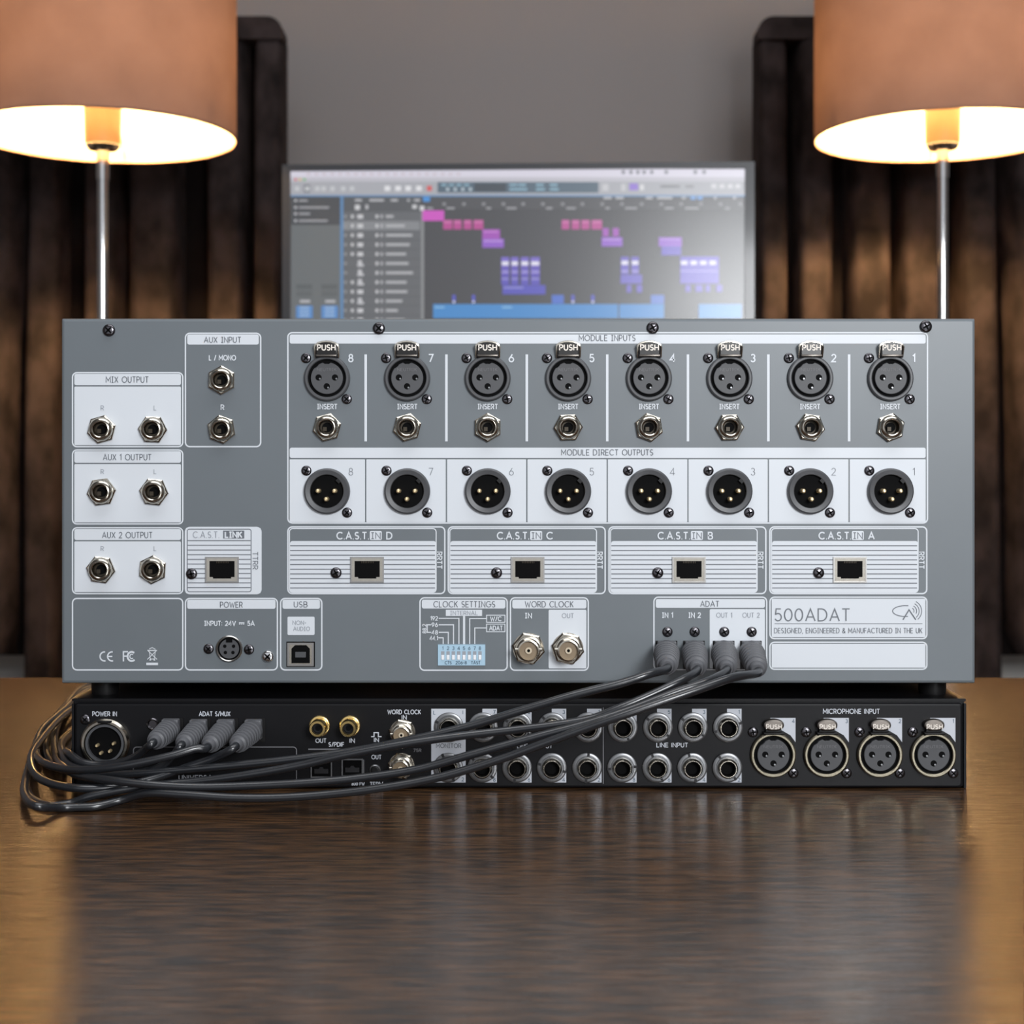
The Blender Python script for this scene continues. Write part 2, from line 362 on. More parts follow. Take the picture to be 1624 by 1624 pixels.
# ------------------------------------------------------------------ velvet curtains
YC = 1.40; DC = D0+YC
def curtain(side, edges, label):
    t = empty('curtain', (X(edges[0][0], DC), YC+.06, ZF), label, 'curtain', 'velvet curtains flanking the screen')
    ox, oy, oz = t.location
    edge = X(edges[0][0], DC); sg = side
    outer = X(812+sg*980, DC)
    top = Z(24, DC); hb = Z(60, DC)
    # header with rounded inner corner
    r = .022
    def corner(z0, z1, xe, xo):
        P = [(xo-ox, z0-oz), (xo-ox, z1-oz)]
        for k in range(7):
            a = PI/2*k/6; P.append((xe+sg*(r-r*math.sin(a))-ox, z1-r+r*math.cos(a)-oz))
        P.append((xe-ox, z0-oz)); return P
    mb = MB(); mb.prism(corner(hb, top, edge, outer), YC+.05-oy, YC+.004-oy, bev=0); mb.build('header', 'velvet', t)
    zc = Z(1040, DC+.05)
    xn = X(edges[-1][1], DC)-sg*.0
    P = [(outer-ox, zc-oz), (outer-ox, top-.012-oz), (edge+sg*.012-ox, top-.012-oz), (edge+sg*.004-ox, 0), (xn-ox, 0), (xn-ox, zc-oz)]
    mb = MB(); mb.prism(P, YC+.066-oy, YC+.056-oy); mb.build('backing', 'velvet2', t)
    eds = edges+[(edges[-1][1]+sg*9, 812+sg*980)]
    for k, e in enumerate(eds):
        a, c = e[0], e[1]; last = (k == len(eds)-1)
        xa, xc = sorted((X(a, DC), X(c, DC)))
        zb = Z(1043, DC) if last else ZF+.004
        lean = (-.012*sg*(-1) if k >= len(eds)-2 else 0.0)
        mb = MB(); nz, nx = 26, 18; vs = []; fs = []; rnd = random.Random(k*3+sg+11)
        ph = rnd.random()*6
        for i in range(nz+1):
            u = i/nz; z = zb+(hb+.002-zb)*u
            sh = lean*(1-u)*1.4 + .0022*math.sin(ph+u*9)*(1-u)
            rb = 0
            if last and i == 0: rb = .012
            for j in range(nx+1):
                q = -1+2*j/nx
                x = (xa+xc)/2+q*((xc-xa)/2-rb)+sh
                bul = (1-abs(q)**6.0)**.5
                yy = YC+.052-.052*bul*(.85 if i == nz else 1)-(.004*math.sin(ph+u*14+q)*bul)
                vs.append((x-ox, yy-oy, z-oz))
        W = nx+1
        for i in range(nz):
            for j in range(nx): fs.append((i*W+j, i*W+j+1, (i+1)*W+j+1, (i+1)*W+j))
        # back closure
        bi = len(vs)
        for i in range(nz+1):
            for j in (0, nx):
                p = vs[i*W+j]; vs.append((p[0], YC+.055-oy, p[2]))
        for i in range(nz):
            a0, a1 = bi+2*i, bi+2*i+1; b0, b1 = a0+2, a1+2
            fs += [(a0, b0, b1, a1), (i*W, (i+1)*W, b0, a0), (i*W+nx, a1, b1, (i+1)*W+nx)]
        fs.append(tuple(range(W))+(bi+1, bi)); fs.append(tuple(nz*W+j for j in range(W))[::-1]+(bi+2*nz, bi+2*nz+1))
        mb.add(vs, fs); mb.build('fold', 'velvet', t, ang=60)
    return t
curtain(-1, [(447, 398), (388, 322), (281, 197), (186, 128), (99, 40)], 'dark brown velvet curtain behind the left lamp, deep vertical folds and rounded top corner')
curtain(1, [(1203, 1254), (1266, 1327), (1350, 1419), (1431, 1500), (1521, 1586)], 'dark brown velvet curtain behind the right lamp, deep vertical folds and rounded top corner')

# ------------------------------------------------------------------ desk
t = empty('desk', (0, 0, ZF), 'dark brown wood-grain desk with a satin top under the stacked audio units', 'desk')
YD = .1548*F/340-D0
b = MB(); b.box(-.95, .95, -.60, YD, -.035-ZF, 0-ZF); b.build('desktop', 'wood', t)
for x in (-.88, .82):
    for y in (-.55, YD-.12):
        b = MB(); b.box(x, x+.06, y, y+.06, 0, -.035-ZF); b.build('leg', 'wood', t)
b = MB(); b.box(-.86, .86, YD-.10, YD-.08, .42, -.035-ZF); b.build('modesty_panel', 'wood', t)
# console table carrying monitor and lamps (hidden behind the desk)
CX = .78; CY0, CY1 = .86, 1.31
t = empty('console_table', (0, 1.05, ZF), 'dark wooden console table behind the desk, hidden by the stacked units, carrying screen and lamps', 'table')
ZT = -.16
b = MB(); b.box(-CX, CX, CY0-1.05, CY1-1.05, ZT-.03-ZF, ZT-ZF); b.build('tabletop', 'console', t)
for x in (-.5, .46):
    for y in (CY0+.02, CY1-.06):
        b = MB(); b.box(x, x+.04, y-1.05, y+.04-1.05, 0, ZT-.03-ZF); b.build('leg', 'console', t)

# ------------------------------------------------------------------ lamps
def lamp(px, sh_r_px, label, cup_tone=0):
    R = .152; s = R/sh_r_px; D = s*F; y = D-D0; x = (px-812)*s
    zr = HC+(HY-217)*s                       # rim height
    t = empty('table_lamp', (x, y, ZT), label, 'lamp', 'lit table lamps behind the audio units')
    z0 = zr-ZT
    b = MB(); b.lathe([(.055, 0), (.06, .003), (.06, .010), (.056, .013), (.02, .016), (.0085, .022)], (0, 0, 0), (0, 0, 1), 40); b.build('base', 'chrome', t)
    b = MB(); b.lathe([(.0062, .02), (.0062, z0-.012)], (0, 0, 0), (0, 0, 1), 24); b.lathe([(.0075, z0-.05), (.0075, z0-.012)], (0, 0, 0), (0, 0, 1), 24); b.build('pole', 'chrome', t)
    b = MB(); b.lathe([(.0185, z0-.011), (.0205, z0-.006), (.0215, z0+.03), (.0215, z0+.05), (.031, z0+.051), (.031, z0+.054), (.015, z0+.056)], (0, 0, 0), (0, 0, 1), 32); hol = b.build('bulb_holder', 'cup', t)
    b = MB(); b.lathe([(.008, z0-.0165), (.0165, z0-.015), (.0195, z0-.0105), (.019, z0-.009)], (0, 0, 0), (0, 0, 1), 32); b.build('chrome_cap', 'chrome', hol)
    b = MB()
    prof = [(.006, z0+.056), (.006, z0+.088), (.0095, z0+.092), (.0115, z0+.100), (.0095, z0+.109), (.004, z0+.113)]
    b.lathe(prof, (0, 0, 0), (0, 0, 1), 24); b.build('bulb', 'bulb', t)
    b = MB(); H = .225; n = 96; vs = []; fs = []
    zz = [0, H*.33, H*.66, H]
    for k, z in enumerate(zz):
        rr = R*(1+.0*k)
        for i in range(n): a = 2*PI*i/n; vs.append((rr*math.cos(a), rr*math.sin(a), z0+z))
    for k in range(3):
        for i in range(n): j = (i+1) % n; fs.append((k*n+i, k*n+j, (k+1)*n+j, (k+1)*n+i))
    b.add(vs, fs); b.flat = True; sh = b.build('lamp_shade', 'shade', t, ang=60)
    def ring(z, r=.0012):
        q = MB(); q.tube([((R-.0005)*math.cos(2*PI*i/64), (R-.0005)*math.sin(2*PI*i/64), z) for i in range(65)], r, 6, False); return q
    ring(z0+.0005, .0013).build('rim_binding', 'shade', sh); ring(z0+H).build('rim_binding', 'shade', sh)
    q = MB()
    for k in range(3):
        a = math.radians(215+120*k) if px < 812 else math.radians(200+120*k)
        q.tube([(.03*math.cos(a), .03*math.sin(a), z0+.0525), (.1*math.cos(a), .1*math.sin(a), z0+.045), ((R-.001)*math.cos(a), (R-.001)*math.sin(a), z0+.004)], .0008, 6)
    q.build('shade_frame', 'cup', sh)
    return t
lamp(163, 209, 'lit table lamp with brown fabric drum shade on a chrome pole, left of the screen')
lamp(1495, 200, 'lit table lamp with brown fabric drum shade on a chrome pole, right of the screen')

# ------------------------------------------------------------------ monitor
SM = {}
def smat(c):
    if c not in SM:
        SM[c] = mat('screen_%d_%d_%d' % c, (8, 8, 9), .27, spec=.9, emit=c, es=.8)
    return SM[c]
YM = 1.03; DM = D0+YM
xl, xr = X(449, DM), X(1196, DM); 
mon = empty('monitor', (0, YM, ZT), 'black-framed computer screen showing a music editing program, between the two lamps', 'monitor')
yaw = math.radians(-2.2)
mon.rotation_euler = (0, 0, 0)
def ML(px, py, off=0.0):       # pixel -> local point on the yawed screen plane
    # plane through (0,YM) turned by yaw: y = YM + tan(yaw)*x
    k = (px-812)/F; tn = math.tan(yaw); D = (D0+YM)/(1-tn*k)
    return (k*D, YM+(D-D0-YM)-YM-off, HC-(py-HY)*D/F-ZT)
def mquad(mb, x0, x1, y0, y1, off, curr=0):
    mb.cur = curr
    mb.add([ML(x0, y0, off), ML(x0, y1, off), ML(x1, y1, off), ML(x1, y0, off)], [(0, 1, 2, 3)])
b = MB()
f = [ML(448, 262), ML(448, 684), ML(1196, 678), ML(1196, 257)]
bk = [(p[0], p[1]+.03, p[2]) for p in f]
b.add(f+bk, [(0, 1, 2, 3), (4, 7, 6, 5), (0, 4, 5, 1), (1, 5, 6, 2), (2, 6, 7, 3), (3, 7, 4, 0)])
hs = b.build('housing', 'bezel', mon)
b = MB()   # proud frame
def frame(mb, o, i, off0, off1):
    A = [ML(*p, off0) for p in o]; B = [ML(*p, off0) for p in i]; A2 = [ML(*p, off1) for p in o]; B2 = [ML(*p, off1) for p in i]
    vs = A+B+A2+B2; fs = []
    for k in range(4):
        j = (k+1) % 4; fs += [(8+k, 8+j, 12+j, 12+k), (k, j, 8+j, 8+k), (4+k, 12+k, 12+j, 4+j)]
    mb.add(vs, fs)
frame(b, [(448, 262), (448, 684), (1196, 678), (1196, 257)], [(461, 272), (461, 668), (1181, 662), (1181, 267)], 0, .003)
b.build('bezel', 'bezel', mon)
b = MB(); b.box(-.03, .03, .035, .05, .008, .42); b.build('stand_neck', 'bezel', mon)
b = MB(); b.prism([(-.14, 0), (.14, 0), (.13, .008), (-.13, .008)], .10, -.09); b.build('stand_foot', 'bezel', mon)
# interface: rectangles in order, each a bit in front of the last
scr = MB(); scr.flat = True; cols = []
def R_(x0, x1, y0, y1, c, lay=1):
    if c not in cols: cols.append(c)
    mquad(scr, x0, x1, y0, y1, .0004+.0003*lay, cols.index(c))
R_(461, 1181, 270, 665, (66, 66, 70), 0)
R_(461, 1181, 268, 281, (226, 222, 236)); R_(461, 1181, 281, 288, (200, 198, 208)); R_(461, 1181, 288, 310, (176, 177, 184))
R_(461, 1181, 309.5, 312, (108, 150, 196), 2)
for i in range(20): R_(486+i*12.5, 493+i*12.5, 275, 277.5, (205, 190, 200), 2)
for i, x in enumerate((986, 998, 1009, 1019, 1031, 1054, 1100, 1114)): R_(x, x+5, 270.5, 276, (120, 120, 132), 2)
for i, c in enumerate(((225, 120, 120), (225, 190, 120), (120, 190, 120))): R_(467+i*7, 471+i*7, 283, 287, c, 2)
R_(482, 492, 293, 306, (120, 126, 132), 2)
for x in (468, 484, 500, 510, 524, 541, 555): R_(x, x+7, 296, 303, (206, 208, 212), 3)
for x in (610, 627, 643, 660): R_(x, x+9, 295, 303, (236, 236, 240), 2)
R_(677, 685, 295, 303, (220, 90, 90), 2)
R_(694, 949, 289, 306, (84, 104, 120), 2)
for x in (700, 712, 724, 736): R_(x, x+8, 292, 295, (150, 190, 210), 3); R_(x+8, x+12, 298, 303, (200, 215, 225), 3)
R_(752, 803, 291, 304, (60, 70, 80), 3)
for x in (808, 822, 850, 872): R_(x, x+12, 292, 295, (150, 190, 210), 3); R_(x, x+14, 299, 302, (150, 190, 210), 3)
R_(955, 965, 292, 303, (205, 205, 210), 2); R_(985, 992, 292, 303, (205, 205, 210), 2); R_(998, 1012, 291, 302, (150, 120, 215), 2); R_(1015, 1021, 293, 302, (225, 225, 228), 2)
R_(1047, 1078, 294, 298, (130, 132, 136), 2); R_(1087, 1100, 294, 298, (140, 142, 146), 2)
for x in (1128, 1141, 1154, 1166): R_(x, x+8, 292, 299, (215, 215, 220), 2)
# inspector
R_(462, 540, 312, 357, (66, 68, 72), 1); R_(462, 540, 357, 665, (104, 108, 110), 1)
for k, (y, L) in enumerate(((318, 18), (329, 52), (339, 22), (350, 50))): R_(467, 471, y-1.5, y+2, (200, 200, 205), 2); R_(474, 470+L, y-1.2, y+1.8, (165, 165, 170), 2)
R_(540, 544.5, 312, 665, (92, 140, 188), 2)
for x in (470, 510):
    R_(x, x+25, 451, 459, (90, 94, 96), 2); R_(x, x+25, 462, 470, (94, 98, 100), 2); R_(x+6, x+22, 476, 480, (190, 190, 195), 2); R_(x, x+26, 485, 505, (84, 140, 205), 2)
    for k in range(3): R_(x+5, x+21, 487+k*6, 490+k*6, (160, 190, 225), 3)
# track list
R_(544.5, 668, 312, 336, (84, 86, 90), 1); R_(544.5, 668, 336, 665, (100, 102, 106), 1); R_(544.5, 666, 350, 365.5, (136, 138, 142), 2)
for x, L in ((563, 11), (586, 23), (620, 11), (646, 4), (657, 9)): R_(x, x+L, 316, 319.5, (190, 190, 194), 2)
R_(563, 571, 325, 333, (215, 215, 218), 2); R_(580, 584, 325, 332, (200, 200, 204), 2); R_(654, 661, 325, 331, (215, 215, 218), 2)
for k in range(22):
    y = 343.5+k*14.9
    if y > 655: break
    R_(546, 550, y-2, y+2, (150, 152, 155), 3)
    if k not in (5, 6): R_(557, 561, y-2.5, y+2.5, (215, 215, 218), 3)
    if k in (5, 6, 7, 9): R_(568, 574, y-5, y+1, (205, 205, 210), 3); R_(567, 577, y+1, y+5, (200, 200, 205), 3)
    else: R_(567, 576, y-3, y+3.5, (210, 210, 214), 3)
    R_(596, 600, y-2.5, y+2.5, (215, 215, 218), 3); R_(604, 607, y-2.5, y+2.5, (195, 195, 200), 3)
    R_(612, 612+(12, 30, 42, 38, 32, 36, 43, 33, 34, 26, 19, 30)[k % 12], y-2, y+2, (185, 186, 190), 3)
    R_(544.5, 668, y+7, y+7.6, (82, 84, 88), 3)
R_(668, 672.5, 330, 665, (140, 142, 144), 2)
# arrangement
R_(672.5, 1181, 312, 332, (76, 76, 80), 1)
R_(671, 682, 312.5, 320, (70, 150, 225), 3); R_(666, 673, 327, 334, (225, 225, 228), 4)
for k in range(16): R_(702+k*31.3, 707+k*31.3, 321.5, 326, (150, 150, 155), 2)
for x, L in ((677, 10), (708, 13), (771, 8), (803, 16), (866, 10), (898, 15), (960, 7), (991, 19), (1054, 14), (1086, 22), (1150, 7)): R_(x, x+L, 329, 332, (165, 165, 170), 2)
for x, L in ((957, 13), (976, 13), (1024, 11), (1042, 24), (1081, 6), (1132, 4), (1162, 5)): R_(x, x+L, 312.5, 316, (190, 190, 194), 3)
R_(1095, 1103, 312, 317, (110, 160, 220), 3); R_(1106, 1114, 312, 317, (110, 160, 220), 3)
PK = (214, 84, 200); PK2 = (190, 70, 150); PU = (168, 78, 190); PV = (150, 92, 208); BV = (104, 88, 196); BV2 = (84, 80, 190); BL = (62, 140, 208)
R_(670, 704.5, 334, 350.5, PK, 3)
for a, c in ((703, 717.5), (719.5, 732), (735.5, 748), (751, 766.6), (890.7, 903), (906.7, 919), (922, 935), (938, 954.7)): R_(a, c, 349, 364, PK2, 3); R_(a+1, c-1, 350.5, 354.5, (206, 110, 172), 4)
R_(765, 793, 364, 379, PU, 3); R_(767, 790, 366.5, 369, (205, 130, 215), 4); R_(765, 799, 379, 393, PV, 3); R_(767, 797, 381, 384, (190, 145, 228), 4)
for a, c in ((955.5, 965.3), (971.5, 981.3)): R_(a, c, 362, 375, PU, 3)
R_(954, 987, 376.5, 391, PV, 3); R_(956, 984, 379, 381.5, (190, 145, 228), 4)
for a, c in ((795, 807.5), (810.5, 822), (826, 838.5), (841.5, 856)):
    R_(a, c, 408, 424, (122, 104, 206), 3); R_(a+1, c-1, 415, 421, (240, 238, 250), 4); R_(a, c, 424.5, 438, BV, 3); R_(a+1, c-1, 430, 433, (170, 160, 225), 4); R_(a, c, 438.5, 452, (92, 82, 190), 3); R_(a+1, c-1, 441, 444, (150, 142, 215), 4)
R_(797, 865, 452.5, 467, BV2, 3); R_(799, 830, 455, 458, (140, 138, 215), 4)
for a, c in ((984.5, 997), (1001, 1013)): R_(a, c, 407.5, 435, BV, 3); R_(a+1, c-1, 414, 420, (240, 238, 250), 4); R_(a+1, c-1, 429, 432, (170, 160, 225), 4)
R_(984, 1018, 436, 450, (104, 92, 196), 3)
for a, c in ((993.6, 1001), (1009.6, 1018)): R_(a, c, 452, 464, BV, 3)
R_(1044.6, 1081, 376.7, 391, PV, 3); R_(1046, 1079, 379, 381, (190, 145, 228), 4); R_(1049, 1080, 391, 405, BV, 3)
R_(1078.6, 1140, 407, 450, BV, 3)
for k in range(4): R_(1080+k*15, 1090+k*15, 414, 420, (240, 238, 250), 4)
R_(1079, 1138, 429, 431.5, (160, 150, 225), 4)
for a, c in ((1087, 1095), (1103, 1114), (1119, 1126), (1136, 1145)): R_(a, c, 452, 463, BV, 3)
R_(875, 894, 468, 482, (70, 110, 205), 3); R_(1032, 1053, 468, 482, (80, 120, 205), 3)
for x in (717.5, 748.5, 906, 937.5): R_(x, x+5, 468, 481, (84, 88, 200), 3); R_(x+1, x+4, 477, 481, (220, 225, 240), 4)
R_(687, 980, 482.5, 505, BL, 3); R_(982, 1053, 482.5, 505, BL, 3); R_(1108, 1176, 482.5, 505, BL, 3)
R_(689, 705, 486, 489, (130, 185, 230), 4); R_(796, 812, 486, 489, (130, 185, 230), 4)
for k in range(5): R_(690+k*80, 760+k*80, 510+k*18, 524+k*18, (70, 160, 170), 3)
scr.build('screen_picture', [smat(c) for c in cols], mon, smooth=False)

# ================================================================== UPPER UNIT
UZ = Z(1083)
up = empty('audio_interface', (0, .1, UZ-.0082), 'large grey rackmount audio unit with white-printed connector panel, stacked on the black unit', 'audio unit')
UO = worldloc(up)
b = MB(); b.prism([(p[0]-UO.x, p[1]-UO.z) for p in rrect(X(97), X(1547), Z(1084), Z(505), .0006)], .0022-UO.y, 0-UO.y, bev=.0014); up_panel = b.build('connector_panel', 'panel', up)
b = MB(); b.box(X(104), X(1540), .0022-UO.y, .19-UO.y, Z(1080)-UO.z, Z(509)-UO.z); b.build('chassis', 'chassis', up)
for px in (151, 1495):
    for y in (.018, .16):
        b = MB(); b.lathe([(.0062, 0), (.0066, .002), (.0066, .0092)], (X(px)-UO.x, y-UO.y, 0), (X(px)-UO.x, y-UO.y, 1), 24); b.build('rubber_foot', 'black', up)

# ---- prototypes (local, facing -y, origin on the panel plane)
_scr = {}
def screw_mesh(kind, rot):
    key = (kind, rot)
    if key not in _scr:
        r, head, m = {'small': (8.2*S, .0011, 'dark_metal'), 'big': (9.8*S, .0015, 'dark_metal'), 'silver': (9.6*S, .0016, 'chrome'), 'port': (9.0*S, .0014, 'dark_metal')}[kind]
        b = MB(); n = 24
        b.lathe([(r, 0), (r, head*.35), (r*.93, head*.66), (r*.78, head*.86), (r*.55, head*.97), (r*.28, head*1.06), (r*.04, head*1.09)], seg=n)
        b.cur = 1
        for a in (rot, rot+PI/2):
            ca, sa = math.cos(a), math.sin(a); L, w = r*.62, r*.15
            P = [(x*ca-z*sa, x*sa+z*ca) for x, z in ((-L, -w*.7), (-L*.3, -w), (L*.3, -w), (L, -w*.7), (L, w*.7), (L*.3, w), (-L*.3, w), (-L, w*.7))]
            b.add([(p[0], -head*1.09-.00004, p[1]) for p in P]+[(p[0]*.95, -head*.6, p[1]*.95) for p in P], [tuple(range(8))]+[(i, (i+1) % 8, (i+1) % 8+8, i+8) for i in range(8)])
        o = b.build('screw', [m, 'void'], None); me = o.data; bpy.data.objects.remove(o); _scr[key] = me
    return _scr[key]
rr_ = random.Random(5)
def screw(px, py, parent, kind='small', y=0.0):
    me = screw_mesh(kind, rr_.choice((.2, .5, .8, 1.1)))
    o = bpy.data.objects.new('screw', me); C.objects.link(o); o.parent = parent
    wl = worldloc(parent); o.location = (X(px)-wl.x, y-wl.y, Z(py)-wl.z); return o

PROTO = {}
def instance(key, maker, px, py, parent, rotn=None, y=0.0):
    wl = worldloc(parent); loc = (X(px)-wl.x, y-wl.y, Z(py)-wl.z)
    if key not in PROTO:
        o = maker(); o.parent = parent; o.location = loc; PROTO[key] = o
    else: o = dup(PROTO[key], parent, loc)
    if rotn is not None:
        for ch in o.children:
            if ch.name.startswith('hex_nut'): ch.rotation_euler = (0, rotn, 0)
    return o
def mk_jack():
    r = 19.0*S; ri = 10.8*S; h = .0044
    b = MB(); b.lathe([(ri, .0003), (ri, h*.78), (ri*1.06, h*.93), (ri*1.2, h), (ri*1.34, h*.97), (r*.9, h*.84), (r*.97, h*.70), (r, h*.56), (r, 0)], seg=32, capb=False, capf=False)
    o = b.build('jack_socket', 'nickel')
    b = MB(); R = 23.2*S
    b.lathe([(R*.985, 0), (R, .0004), (R, .0016), (R*.9, .0021), (r*1.02, .0021)], seg=6, capf=False, ph=PI/6)
    b.lathe([(r*1.02, .0021), (r*1.02, .0)], seg=24, capb=False, capf=False)
    b.build('hex_nut', 'nickel', o, ang=25)
    b = MB(); b.lathe([(ri, .0003), (ri*.98, .0008), (ri*.97, .0034)], seg=24, capf=False); b.cur = 0
    b.build('socket_bore', 'bronze_in', o)
    b = MB(); b.lathe([(ri*.72, 0), (ri*.72, .0007)], seg=20); b.build('socket_hole', 'void', o)
    b = MB(); b.box(-ri*.55, -ri*.0, -.0022, -.0008, -ri*.55, ri*.05); b.build('spring_contact', 'bronze_in', o)
    return o
def mk_xlr_f(ring='shell', big=False):
    def f():
        k = 1.0
        b = MB(); r = 36.5*S; ri = 30*S
        b.lathe([(ri, .0002), (ri, .0018), (ri*1.04, .0022), (r*.93, .0022), (r*.98, .0018), (r, .0010), (r, 0)], seg=48, capb=False, capf=False)
        o = b.build('microphone_socket', ring)
        b = MB(); b.lathe([(ri*1.01, .0), (ri*1.01, .0003)], seg=40); b.build('cup', 'void', o)
        # insert with key notch at the top-left and three holes
        b = MB(); r2 = 25.5*S
        P = []
        for i in range(48):
            a = 2*PI*i/48; q = 1.0
            d = (math.degrees(a)-90+180) % 360-180
            if abs(d) < 9: q = .90
            if abs(d-42) < 5: q = .95
            P.append((r2*q*math.cos(a), r2*q*math.sin(a)))
        b.prism(P, 0, -.0019, bev=.0003); ins = b.build('insert', 'insert', o)
        for hx, hz in ((-13, 1), (13, 1), (0, -13)):
            b = MB(); rh = 5.0*S; b.lathe([(rh, .0), (rh, .00195)], (hx*S, 0, hz*S), (hx*S, -1, hz*S), 16); hh = b.build('contact_hole', 'void', o)
            b = MB(); b.cur = 0; b.lathe([(rh*.3, .0), (rh*.3, .0021)], ((hx+2.2)*S, 0, (hz-2)*S), ((hx+2.2)*S, -1, (hz-2)*S), 8); b.build('contact', 'washer', o)
        mb = MB(); mb.flat = True; text_mb(mb, 'NEUTRIK', 0, 13.5*S, 4.2*S, 30*S, .7*S, y=-.00195); mb.build('lettering', 'insert_txt', o, smooth=False)
        # latch
        lb = MB(); lw = 18*S if not big else 16.5*S; l0, l1 = (33*S, 57*S) if not big else (40*S, 57*S)
        P = [(-lw, l0), (lw, l0), (lw*1.0, l1-8*S)]+[(lw*math.cos(a)*1.0, l1-8*S+8*S*math.sin(a)) for a in [PI*q/8 for q in range(1, 8)]]+[(-lw, l1-8*S)]
        if big: P = [(lw*math.cos(2*PI*q/24), 48*S+9.5*S*(abs(math.sin(2*PI*q/24))**.8)*(1 if math.sin(2*PI*q/24) > 0 else -1)) for q in range(24)]
        lb.prism(P, 0, -.0036, bev=.0009); la = lb.build('latch', 'smoke' if not big else 'latch_steel', o)
        if not big:
            lb = MB(); pts = [(-lw, -.0012, l0)]+[(p[0]*1.03, -.0030, p[1]*1.0+.0001) for p in P[2:][::-1]]+[(lw, -.0012, l0)]
            lb.tube(pts, .0006, 6); lb.build('latch_rim', 'nickel', o)
        else:
            lb = MB(); lb.prism([(-lw*.8, 34*S), (lw*.8, 34*S), (lw*.7, 42*S), (-lw*.7, 42*S)], 0, -.0024, bev=.0003); lb.build('latch_neck', 'black', o)
        mb = MB(); mb.flat = True; text_mb(mb, 'PUSH', 0, (48 if not big else 46)*S, 8.2*S if not big else 6.6*S, 28*S if not big else 24*S, (1.9 if not big else 1.4)*S, y=-.0037, plain=True); mb.build('lettering', 'latch_txt', o, smooth=False)
        # lip under the latch
        lb = MB(); lb.prism([(-16*S, 33.5*S), (16*S, 33.5*S), (17*S, 37*S), (-17*S, 37*S)], 0, -.0044, bev=.0004); lb.build('latch_lip', 'latch_steel' if not big else 'black', o)
        return o
    return f
def mk_xlr_m():
    b = MB(); r = 36.5*S; ri = 26.3*S
    b.lathe([(ri, .0002), (ri, .0019), (ri*1.03, .0022), (r*.92, .0026), (r*.985, .0021), (r, .0012), (r, 0)], seg=48, capb=False, capf=False)
    o = b.build('output_socket', 'shell')
    b = MB(); b.lathe([(ri*1.01, 0), (ri*1.01, .0003)], seg=40); b.build('cup', 'void', o)
    b = MB(); P = [(14*S, 17*S), (19*S, 12*S), (24*S, 17*S), (19*S, 22*S)]; b.prism(P, 0, -.0021); b.build('key', 'black', o)
    for hx, hz in ((-13, 0.5), (13, 0.5), (0, -12.5)):
        b = MB(); rh = 3.7*S; b.lathe([(rh, .0), (rh, .0045), (rh*.8, .0052), (rh*.4, .0055)], (hx*S, 0, hz*S), (hx*S, -1, hz*S), 14); b.build('pin', 'pin_gold', o)
    return o
def mk_bnc():
    R = 26.5*S
    b = MB(); b.lathe([(R*.98, 0), (R, .0003), (R, .0016), (R*.9, .0021), (R*.7, .0021)], seg=6, capf=True, ph=.2)
    b.lathe([(R*.93, 0), (R*.93, .0006)], seg=32)
    o = b.build('bnc_socket', 'nickel', ang=25)
    b = MB(); r = 20*S
    b.lathe([(r, .002), (r*1.02, .0028), (r*.98, .004), (r*.86, .0042), (r*.86, .0060), (r*.94, .0064), (r*.94, .0070), (r*.84, .0074), (r*.84, .0104), (r*.74, .0106), (r*.74, .0085)], seg=36, capf=False); b.build('bayonet_collar', 'nickel', o)
    b = MB()
    for sx in (-1, 1): b.lathe([(.0009, 0), (.0009, .0014), (.0006, .0016)], (sx*r*.82, -.0088, .0004), (sx*(r*.82+1), -.0088, .0004), 12)
    b.build('bayonet_stud', 'nickel', o)
    b = MB(); b.lathe([(r*.75, .008), (r*.75, .0088)], seg=28); b.build('insulator', 'teflon', o)
    b = MB(); b.lathe([(r*.26, .008), (r*.26, .0096), (r*.12, .0096), (r*.12, .0090)], seg=20); b.build('contact', 'cream', o)
    b = MB(); b.lathe([(r*.12, .0090), (r*.12, .0097)], seg=12); b.build('contact_hole', 'void', o)
    return o
def mk_rj45():
    w, h = 26.5*S, 20.5*S
    b = MB()
    def frame_box(mb, w, h, t, y):
        for (x0, x1, z0, z1) in ((-w, w, h-t, h), (-w, w, -h, -h+t), (-w, -w+t, -h+t, h-t), (w-t, w, -h+t, h-t)): mb.box(x0, x1, -y, 0, z0, z1)
    frame_box(b, w, h, 2.2*S, .0009); o = b.build('network_port', 'steel', smooth=False)
    b = MB(); frame_box(b, w-2.2*S, h-2.2*S, 4.4*S, .0006); b.box(-w+4*S, -w+12*S, -.0007, 0, -h+3*S, -h+9*S); b.box(w-12*S, w-4*S, -.0007, 0, -h+3*S, -h+9*S); b.build('metal_shield', 'nickel', o, smooth=False)
    b = MB(); b.box(-w+6*S, w-6*S, -.00035, 0, -h+8*S, h-6.4*S); b.box(-w+12.5*S, w-12.5*S, -.00036, 0, -h+4.5*S, -h+9*S); b.build('opening', 'void', o, smooth=False)
    b = MB()
    for k in range(8): x = (-9+k*2.6)*S; b.box(x, x+.9*S, -.0006, 0, h-10*S, h-7*S)
    b.build('contact_row', 'bronze_in', o, smooth=False)
    return o

